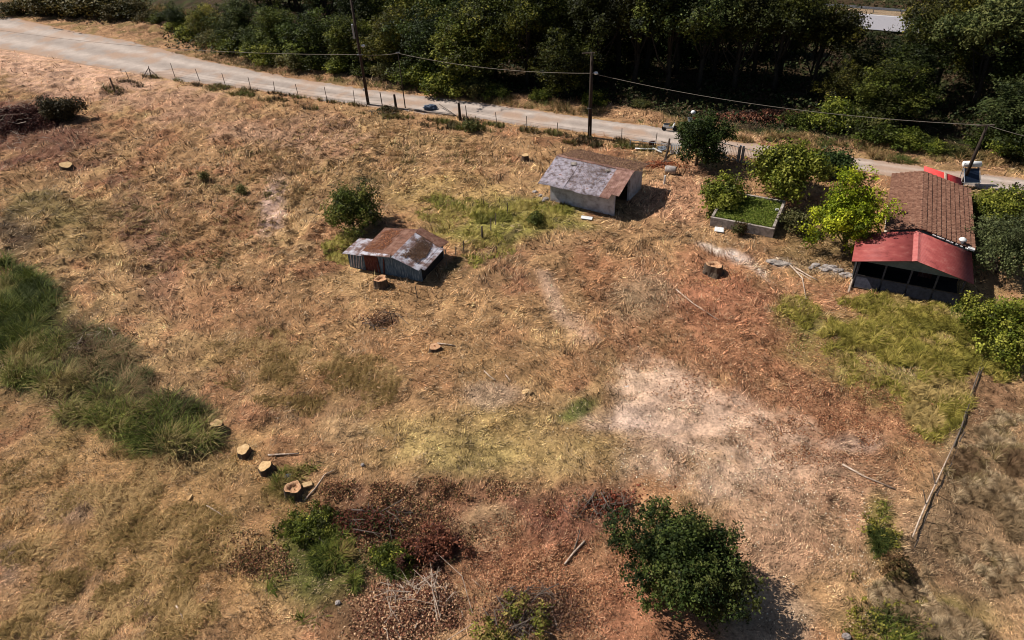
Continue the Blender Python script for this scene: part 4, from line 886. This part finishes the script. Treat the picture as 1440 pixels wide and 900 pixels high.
# guardrail and its posts beside the asphalt road
ga = np.array([*(a0+an*5.6)]); t = thing('guard_rail', 'grey steel guard rail along the far side of the paved road', 'guard rail', (ga[0], ga[1], .24), math.atan2(ad[1], ad[0]))
m = MB(); m.wall([(0, .5), (.06, .55), (0, .62), (.06, .7), (0, .78), (-.02, .64)], 0, 1) if False else None
m = MB().box(-30, -.03, .5, 40, .03, .8); m.build('rail', M['metal'], t)
for i in range(18): MB().box(-30+i*4, .03, 0, -29.88+i*4, .15, .75).build('rail_post', M['metal'], t)
# ================================================================ brush piles
def brush(nm, label, cx, cy, rx, ry, hgt, nt_, rng_seed, wood='drywood', cols=None, nl=2500, leaf=.16):
    rg = np.random.default_rng(rng_seed); q = Lz(P(cx, cy)); t = thing(nm, label, 'brush pile', q)
    m = MB()
    ctr = rg.normal(0, .42, (6, 2)); cd = rg.uniform(0, 6.28, 6)
    for i in range(nt_):
        g_ = rg.integers(0, 6); x_, y_ = (ctr[g_]+rg.normal(0, .25, 2))*np.array([rx, ry]); z_ = hgt*max(0, 1-(x_/rx)**2*.7-(y_/ry)**2*.7)*rg.uniform(.1, 1)
        d = cd[g_]+rg.normal(0, .7); l_ = float(np.clip(rg.lognormal(-.1, .5), .3, 2.6))*min(rx, 2.2)/1.7; dz = rg.uniform(-.2, .4)*l_; rad = rg.uniform(.012, .032)*(1.8 if rg.random() < .12 else 1)
        p0 = Vector((x_-math.cos(d)*l_/2, y_-math.sin(d)*l_/2, max(.02, z_-dz/2))); p1 = Vector((x_+math.cos(d)*l_/2, y_+math.sin(d)*l_/2, max(.02, z_+dz/2)))
        md = (p0+p1)/2+Vector(rg.normal(0, .13*l_, 3)); md.z = max(md.z, .02); m.tube([p0, md, p1], [rad, rad*.8, rad*.3], 5)
        for k_ in range(rg.integers(0, 3)):
            e_ = md+Vector((math.cos(d+rg.normal(0, .8)), math.sin(d+rg.normal(0, .8)), rg.uniform(-.1, .5)))*l_*.35; m.tube([md, e_], [rad*.5, rad*.2], 4)
    m.build('branches', M[wood], t)
    a = rg.uniform(0, 6.28, nl); r = np.abs(rg.normal(0, .62, nl))*(.45+1.1*fbm(np.cos(a)*1.3+5+rng_seed, np.sin(a)*1.3+5, 3, 2)); x_ = rx*r*np.cos(a); y_ = ry*r*np.sin(a)
    z_ = .02+hgt*np.clip(1-r**2, 0, 1)*(.3+.9*fbm(x_*.8+50, y_*.8, 3, rng_seed))*rg.random(nl)**.5
    npmesh('dead_leaves', *leafquads(np.stack([x_, y_, z_], 1), np.array([0, 0, 1.]), .9, leaf, cols, rg), M['straw'], t); return t
RB = [(122, 78, 60), (158, 108, 82), (92, 60, 48), (190, 146, 112), (206, 170, 134)]
brush('brush_pile', 'heap of cut pale branches and brown leaves at the bottom, left of middle', 585, 858, 3.0, 2.2, .7, 75, 1, cols=RB, nl=14000, leaf=.11)
brush('brush_pile', 'dark red brown heap of dead leaves above the pale branches', 515, 735, 2.6, 1.2, .6, 30, 2, 'greywood', [(92, 46, 36), (64, 36, 30), (120, 70, 52), (74, 78, 40)], 8000, .11)
brush('brush_pile', 'reddish dead brush heap at the far left edge by the road corner', 20, 176, 6.0, 4.6, 2.8, 200, 3, 'drywood', [(84, 50, 44), (112, 70, 58), (62, 38, 36)], 42000, .16)
brush('brush_pile', 'tangle of dead twigs inside the green reed strip', 125, 490, 2.2, 1.6, .5, 60, 4, 'drywood', [(92, 62, 46), (70, 50, 40)], 2500)
brush('brush_pile', 'small patch of dead twigs around the single dark stake', 535, 450, 1.8, 1.0, .15, 26, 5, 'greywood', [(138, 100, 76), (114, 80, 62), (158, 124, 94)], 700)
brush('brush_pile', 'dark scrubby tangle beside the thick left gateway post', 545, 158, 1.8, .8, .9, 40, 6, 'greywood', [(84, 84, 54), (110, 90, 60), (66, 66, 44)], 1200)
brush('brush_pile', 'low brown thicket of twigs at the bottom, right of the pale branches', 745, 862, 2.4, 1.2, .35, 70, 7, 'greywood', [(116, 82, 66), (92, 64, 54), (140, 110, 84)], 8000, .09)
brush('brush_pile', 'rusty leaf heap between the whitewashed shed and the pallet', 925, 232, 2.2, 1.3, .5, 24, 8, 'greywood', [(168, 98, 66), (140, 80, 56), (190, 124, 86)], 2500)
brush('brush_pile', 'reddish brown cut brush on the verge beyond the round tree', 1060, 165, 7, 1.8, 1.0, 60, 9, 'greywood', [(136, 84, 66), (166, 116, 88), (104, 66, 54)], 9000, .16)
brush('brush_pile', 'flattened dead twigs in the lower middle above the grey branch', 850, 710, 2.0, 1.0, .25, 60, 10, 'greywood', [(140, 76, 54), (108, 60, 46)], 1500)

# ================================================================ named trees and bushes
def at(x, y, z): return P(x, y, z)
make_tree('large_bush', 'big dense dark green bush alone in the foreground clearing', 'bush', at(968, 794, 1.9), 11, 2.95, 2.3, 2.2, 90, 56000, .13, [(36, 46, 22), (52, 64, 28), (72, 82, 36), (88, 92, 46)], tr=.14, lob=(.12, .26), inner=.1, low=-.85, jit=.9)
make_tree('bush', 'dark green bush behind the left end of the small tin shed', 'bush', at(494, 300, 1.7), 12, 2.7, 1.9, 1.9, 34, 16000, .17, MG+[(120, 118, 56)], tr=.1, lob=(.2, .34), low=-.7)
make_tree('round_tree', 'compact round dark green tree beside the barred gate', 'tree', at(984, 195, 2.6), 13, 2.35, 2.35, 2.7, 34, 15000, .2, [(38, 50, 22), (54, 68, 28), (68, 80, 34)], tr=.14, lob=(.24, .38), low=-.7)
make_tree('fig_bush', 'broad yellow green fig bush behind the concrete basin', 'bush', at(1104, 242, 2.3), 14, 3.1, 2.5, 2.3, 60, 14000, .26, FG, tr=.14, lob=(.18, .3), low=-.6)
make_tree('fig_bush', 'low leafy bush spilling over the left side of the basin', 'bush', at(1016, 280, 1.0), 15, 1.9, 1.4, 1.1, 30, 7500, .22, FG, tr=.08, low=-.5)
make_tree('hedge_bush', 'dark green low hedge between the fig bush and the road', 'bush', at(1170, 232, 1.0), 16, 2.7, 1.1, 1.0, 26, 8500, .24, [(66, 82, 42), (86, 102, 52), (52, 66, 38)], tr=.08, lob=(.2, .32), ry=1.6, low=-.4)
make_tree('yellow_tree', 'bright yellow green tree overhanging the left side of the red roof', 'tree', (26.5, 46.7), 17, 2.75, 3.0, 3.3, 90, 26000, .17, YG, tr=.16, lob=(.14, .27), low=-.85)
make_tree('olive_tree', 'grey green olive tree at the right edge beside the red porch roof', 'tree', at(1418, 348, 2.2), 18, 2.6, 2.2, 2.4, 34, 20000, .14, OG, tr=.16, lob=(.2, .34), low=-.7)
make_tree('leafy_bush', 'yellow green bush on the right edge below the olive tree', 'bush', at(1418, 468, 1.3), 19, 2.9, 1.8, 1.6, 40, 15000, .16, FG+[(146, 144, 60)], tr=.08, lob=(.2, .34), low=-.6)
make_tree('leafy_bush', 'green bush between the tiled roof and the olive tree', 'bush', at(1402, 296, 1.2), 20, 2.6, 1.4, 1.4, 36, 10000, .17, FG+[(140, 140, 56)], tr=.08, low=-.5)
make_tree('leafy_bush', 'small dark bush behind the olive tree at the right edge', 'bush', at(1445, 290, 1.2), 21, 2.2, 1.5, 1.4, 20, 5000, .2, MG, tr=.08)
make_tree('dark_shrub', 'dark olive shrub beside the reddish brush heap, far left', 'bush', at(84, 160, 1.0), 22, 3.6, 1.6, 1.3, 26, 10000, .22, [(62, 54, 36), (80, 70, 44), (54, 52, 34)], tr=.1, lob=(.2, .34), ry=2.2)
make_tree('low_shrub', 'low yellow green shrub at the bottom edge, right of middle left thicket', 'bush', at(715, 890, .4), 23, 2.2, .35, .3, 44, 3000, .12, [(116, 114, 46), (92, 92, 38), (136, 118, 66)], tr=.05)
make_tree('low_shrub', 'low green shrub under the rear corner of the basin wall', 'bush', at(1120, 315, .6), 24, 1.4, .9, .8, 14, 2600, .2, [(96, 92, 56), (76, 78, 44)], tr=.05)
make_tree('scrub_bush', 'dark green weedy bush right of the bright green grass, above the pale branches', 'bush', at(555, 778, .4), 33, 2.3, .45, .35, 50, 5500, .11, MG+FG, tr=.05, lob=(.14, .3), ry=.9)
make_tree('scrub_bush', 'dark green scrub directly below the splintered stump', 'bush', at(432, 735, .4), 34, 1.9, .4, .3, 46, 4800, .11, MG+FG, tr=.05, lob=(.14, .3), ry=1.3)
make_tree('scrub_bush', 'reddish brown dead bush between dark scrub and lower middle twigs', 'bush', at(610, 770, .5), 35, 2.1, .6, .5, 44, 5500, .12, [(104, 60, 46), (134, 84, 62), (84, 52, 42)], tr=.05, lob=(.14, .3), ry=1.1)
make_tree('low_shrub', 'small olive clump, upper of two on the left slope', 'bush', at(287, 250, .25), 25, .5, .4, .35, 8, 900, .14, [(104, 100, 56), (126, 118, 70)], tr=.04)
make_tree('low_shrub', 'small olive clump, lower of two on the left slope', 'bush', at(340, 270, .25), 26, .5, .45, .35, 8, 900, .14, [(92, 92, 50), (116, 110, 64)], tr=.04)
make_tree('low_shrub', 'dark tiny shrub near the yellow grass left of the whitewashed shed', 'bush', at(755, 311, .3), 27, 1.0, .5, .4, 8, 1500, .16, [(84, 88, 40), (108, 108, 50)], tr=.04)
make_tree('low_shrub', 'small dark weed clump on the basin front wall', 'bush', at(1040, 325, .4), 28, .5, .6, .6, 8, 900, .16, [(84, 66, 44), (72, 72, 40)], tr=.04)
make_tree('low_shrub', 'low yellow green weed clump left of the pale fallen trunk', 'bush', at(1240, 745, .3), 29, 1.1, .22, .15, 40, 900, .11, [(130, 122, 52), (104, 100, 44)], tr=.04, ry=1.5)
make_tree('low_shrub', 'low yellow green weeds at the bottom edge, lower right', 'bush', at(1245, 884, .3), 30, 2.4, .25, .15, 60, 2000, .11, [(130, 122, 52), (104, 100, 44)], tr=.04)
make_tree('low_shrub', 'dark brown weed mound beyond the end of the fallen trunk', 'bush', at(1258, 800, .3), 31, .8, .6, .4, 16, 1500, .13, [(96, 72, 48), (80, 70, 40), (110, 86, 56)], tr=.04)
make_tree('low_shrub', 'small green shrub by the fence right of the gateway', 'bush', at(662, 176, .5), 32, 1.1, .6, .5, 10, 1400, .18, [(96, 90, 50), (80, 84, 44)], tr=.04)
# ================================================================ forest
protos = []
for i in range(10):
    rg = np.random.default_rng(100+i)
    pal = [DG, MG, DG+MG, [(56, 66, 30), (84, 92, 38), (70, 80, 32)], [(44, 58, 30), (64, 80, 42), (82, 96, 54)], MG+[(124, 122, 52)], DG, DG, DG+MG, [(50, 62, 34), (80, 92, 50), (100, 108, 62)]][i]
    if i < 6: rz = rg.uniform(4.4, 5.0); rx = rg.uniform(3.2, 4.2); zc = 9.4-rz; nlf = 27000; low = -.98; lobn = 95
    else: rz = rg.uniform(2.2, 2.7); rx = rg.uniform(3.0, 3.8); zc = 10-rz; nlf = 20000; low = -.6; lobn = 70
    (V, F, C), cs, rs = crown(rg, rx, rz, zc, lobn, nlf, .21, pal, .85, (.14, .3), None, .15, low)
    cr = npmesh('crown', V, F, C, M['leaf']); tk_ = trunkmb(rg, zc, .2, cs, rs, 9).build('trunk', M['bark_forest_shade'], None, True)
    protos.append((cr.data, tk_.data)); bpy.data.objects.remove(cr); bpy.data.objects.remove(tk_)
shp = []
for i in range(4):
    rg = np.random.default_rng(200+i); (V, F, C), cs, rs = crown(rg, 2.0, 1.3, 1.0, 40, 7000, .2, [MG, FG, MG+FG, [(90, 84, 46), (110, 104, 56), (74, 76, 40)]][i], .9, (.16, .36), None, .1, -.4)
    cr = npmesh('foliage', V, F, C, M['leaf']); st_ = trunkmb(rg, 1.0, .06, cs, rs, 6).build('stem', M['bark_dark'], None, True)
    shp.append((cr.data, st_.data)); bpy.data.objects.remove(cr); bpy.data.objects.remove(st_)
def inst(nm, label, cat, b, k, pr, names, group, tint, sxy=1):
    t = thing(nm, label, cat, (b[0], b[1], float(zt(*b))-.05), random.uniform(0, 6.28), group)
    for d, n_ in zip(pr, names):
        o = bpy.data.objects.new(n_, d); COL.objects.link(o); o.parent = t; o.color = (*tint, 1)
    t.scale = (k*sxy, k*sxy, k); return t
MARK = [(40, 'above the brush heap corner'), (75, 'above the dark shrub'), (110, 'right of the dark shrub'), (145, 'left of the rail pole'), (180, 'above the rail pole'), (245, 'above the fence corner'), (330, 'left of the boxed pole'), (400, 'near the boxed pole'), (455, 'beside the boxed pole'), (520, 'behind the boxed pole'), (580, 'behind the thin pole'),
        (640, 'above the gateway'), (700, 'right of the gateway'), (760, 'left of the lamp pole'), (815, 'behind the lamp pole'), (870, 'right of the lamp pole'),
        (930, 'left of the globe lamp'), (990, 'behind the round tree'), (1050, 'behind the barred gate'), (1110, 'behind the fig bush'), (1170, 'behind the hedge'), (1230, 'below the paved road'),
        (1290, 'behind the tiled roof'), (1340, 'left of the leaning pole'), (1390, 'right of the leaning pole'), (1440, 'at the right edge')]
used = {}
def lab_for(pxx, row, adj):
    mk = min(MARK, key=lambda a: abs(a[0]-pxx)+(1000 if used.get((a[1], row), 0) else 0)); used[(mk[1], row)] = 1; return f'{adj} {row}, {mk[1]}'
# px, py, height, type (0 leafy to the ground, 1 high crown over a bare shady trunk)
FR = [
 ('front row of the forest', [(252, 40, 4.5, 0), (300, 52, 5.5, 0), (352, 64, 8, 0), (404, 74, 8, 0), (452, 84, 8, 0), (506, 94, 8.5, 0), (556, 104, 9.5, 0), (606, 112, 10, 0), (656, 118, 10.5, 0), (706, 112, 11, 1), (752, 118, 11.5, 1), (800, 132, 9, 0), (848, 120, 12.5, 1), (896, 124, 13, 1), (944, 126, 13, 1), (992, 128, 12.5, 1), (1042, 128, 12, 1), (1092, 128, 12, 1), (1142, 132, 10, 1), (1190, 152, 6.5, 0), (1236, 178, 8, 0), (1262, 140, 9, 0), (1312, 128, 12, 1), (1366, 150, 12, 1), (1428, 206, 8.5, 0)]),
 ('second row of the forest', [(380, 36, 9, 1), (428, 44, 11, 1), (476, 50, 11, 1), (524, 56, 11, 0), (572, 64, 12, 0), (620, 70, 12, 0), (668, 76, 12, 1), (716, 84, 13, 1), (764, 88, 13, 0), (812, 94, 13, 0), (860, 98, 14, 1), (908, 104, 14, 1), (956, 108, 13, 1), (1004, 110, 12.5, 1), (1052, 110, 11.5, 1), (1098, 108, 10.5, 1), (1146, 104, 7.5, 1), (1196, 118, 5.0, 0), (1318, 84, 12, 0), (1366, 100, 13, 0), (1418, 140, 13, 1), (1456, 160, 12, 0)]),
 ('third row of the forest', [(360, 8, 8, 0), (404, 12, 10, 0), (448, 18, 11, 0), (496, 24, 12, 1), (544, 30, 12, 0), (592, 36, 12, 0), (640, 44, 13, 0), (688, 50, 13, 0), (736, 54, 13, 0), (784, 60, 13, 0), (832, 66, 13, 0), (880, 70, 13, 0), (928, 74, 12, 0), (976, 78, 10.5, 0), (1024, 80, 9.5, 0), (1072, 78, 8.5, 0), (1120, 78, 6, 0), (1330, 48, 11, 0), (1384, 62, 13, 0), (1440, 90, 13, 0)]),
 ('fourth row of the forest', [(420, -14, 10, 0), (480, -8, 11, 0), (540, 0, 11, 0), (600, 8, 12, 0), (660, 14, 12, 0), (720, 22, 12, 0), (780, 30, 12, 0), (840, 36, 12, 0), (900, 42, 10.5, 0), (950, 48, 9, 0), (1000, 50, 7, 0)]),
 ('row beyond the paved road', [(1020, -36, 8, 0), (1080, -30, 8, 0), (1130, -24, 7, 0), (1175, -18, 7, 0), (1215, -12, 6.5, 0), (1255, -8, 6.5, 0), (1300, -4, 6.5, 0), (1345, 0, 7, 0), (1390, 5, 8, 0), (1440, 10, 8, 0)]),
]
ADJ = ['dark green tree in the', 'dense deep green tree in the', 'loose mid green tree in the', 'shadowy green tree in the']
random.seed(12); ci = 0
for row, lst in FR:
    for (a, c, hh, ty) in lst:
        b = P(a+random.uniform(-10, 10), c+random.uniform(-4, 4)); v = random.uniform(.7, 1.1)*(1.4 if row[:5] == 'front' and a < 760 else .95); g_ = random.uniform(.9, 1.3)  # tint paints sunlight: left front row brightened, other trees dimmed
        pr = protos[6+ci % 4] if ty else protos[(ci*5+ci//6) % 6]
        inst('forest_tree', lab_for(a, row, ADJ[ci % 4]), 'tree', b, hh/10, pr, ('crown', 'trunk'), 'forest trees beyond the dirt road', (v*g_, v, v*.95), random.uniform(1.25, 1.45) if row[:5] == 'front' and not ty else random.uniform(1.05, 1.25)); ci += 1
# undergrowth between the trunks, coloured dark to deepen the forest shade
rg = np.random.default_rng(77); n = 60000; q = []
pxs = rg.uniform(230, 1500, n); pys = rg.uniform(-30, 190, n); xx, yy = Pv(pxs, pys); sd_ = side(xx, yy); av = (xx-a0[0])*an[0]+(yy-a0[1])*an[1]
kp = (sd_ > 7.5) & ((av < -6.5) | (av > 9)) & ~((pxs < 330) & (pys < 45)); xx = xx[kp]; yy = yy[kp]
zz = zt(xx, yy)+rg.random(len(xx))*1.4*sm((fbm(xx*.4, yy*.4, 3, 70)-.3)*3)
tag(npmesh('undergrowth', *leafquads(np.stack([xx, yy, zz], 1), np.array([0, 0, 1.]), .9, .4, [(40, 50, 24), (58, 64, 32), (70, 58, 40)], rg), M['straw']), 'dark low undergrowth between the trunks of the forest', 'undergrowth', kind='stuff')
# roadside shrubs
used = {}; ci = 0
for (a, c, k, w_) in [(225, 32, 0.64, 1.4), (250, 44, 0.80, 1.5), (278, 54, 0.88, 1.5), (306, 64, 0.96, 1.4), (334, 72, 1.04, 1.5), (362, 80, 0.96, 1.5), (390, 87, 1.04, 1.4), (418, 94, 0.96, 1.5), (446, 98, 0.88, 1.5), (476, 102, 0.72, 1.5), (512, 104, 0.56, 1.6), (546, 108, 0.80, 1.4), (576, 116, 1.04, 1.4), (604, 122, 1.12, 1.4), (632, 128, 1.12, 1.4), (662, 132, 0.88, 1.5), (696, 135, 0.64, 1.5),
                  (760, 140, 0.48, 1.6), (835, 146, 0.64, 1.3), (900, 152, 0.40, 1.5), (1128, 176, 0.6, 1.6), (1158, 178, .8, 1.5), (1188, 180, 1.1, 1.3), (1214, 184, 1.0, 1.3), (1240, 202, 0.80, 1.5), (1272, 206, 0.64, 1.6), (1306, 210, 0.48, 1.6), (1340, 214, 0.40, 1.6), (1385, 208, 0.72, 1.4), (1412, 218, 0.88, 1.3), (1442, 220, 0.96, 1.3),
                  (20, 20, 1.00, 1.5), (50, 18, 1.50, 1.4), (82, 17, 1.80, 1.4), (116, 19, 2.00, 1.4), (150, 22, 1.90, 1.4), (182, 24, 1.40, 1.4), (210, 30, 0.70, 1.4)]:
    b = P(a, c); v = random.uniform(.8, 1.2)
    pr = shp[ci % 4] if a > 215 else shp[3]
    inst('roadside_shrub', lab_for(a, 'shrub on the far road verge', ['low green', 'leafy', 'bushy', 'ragged'][ci % 4]), 'bush', b, k, pr, ('foliage', 'stem'), 'shrubs on the far verge of the dirt road', ((v, v, v) if a < 760 else (v*.75, v*.8, v*.75)) if a > 215 else (.7, .62, .6), w_); ci += 1
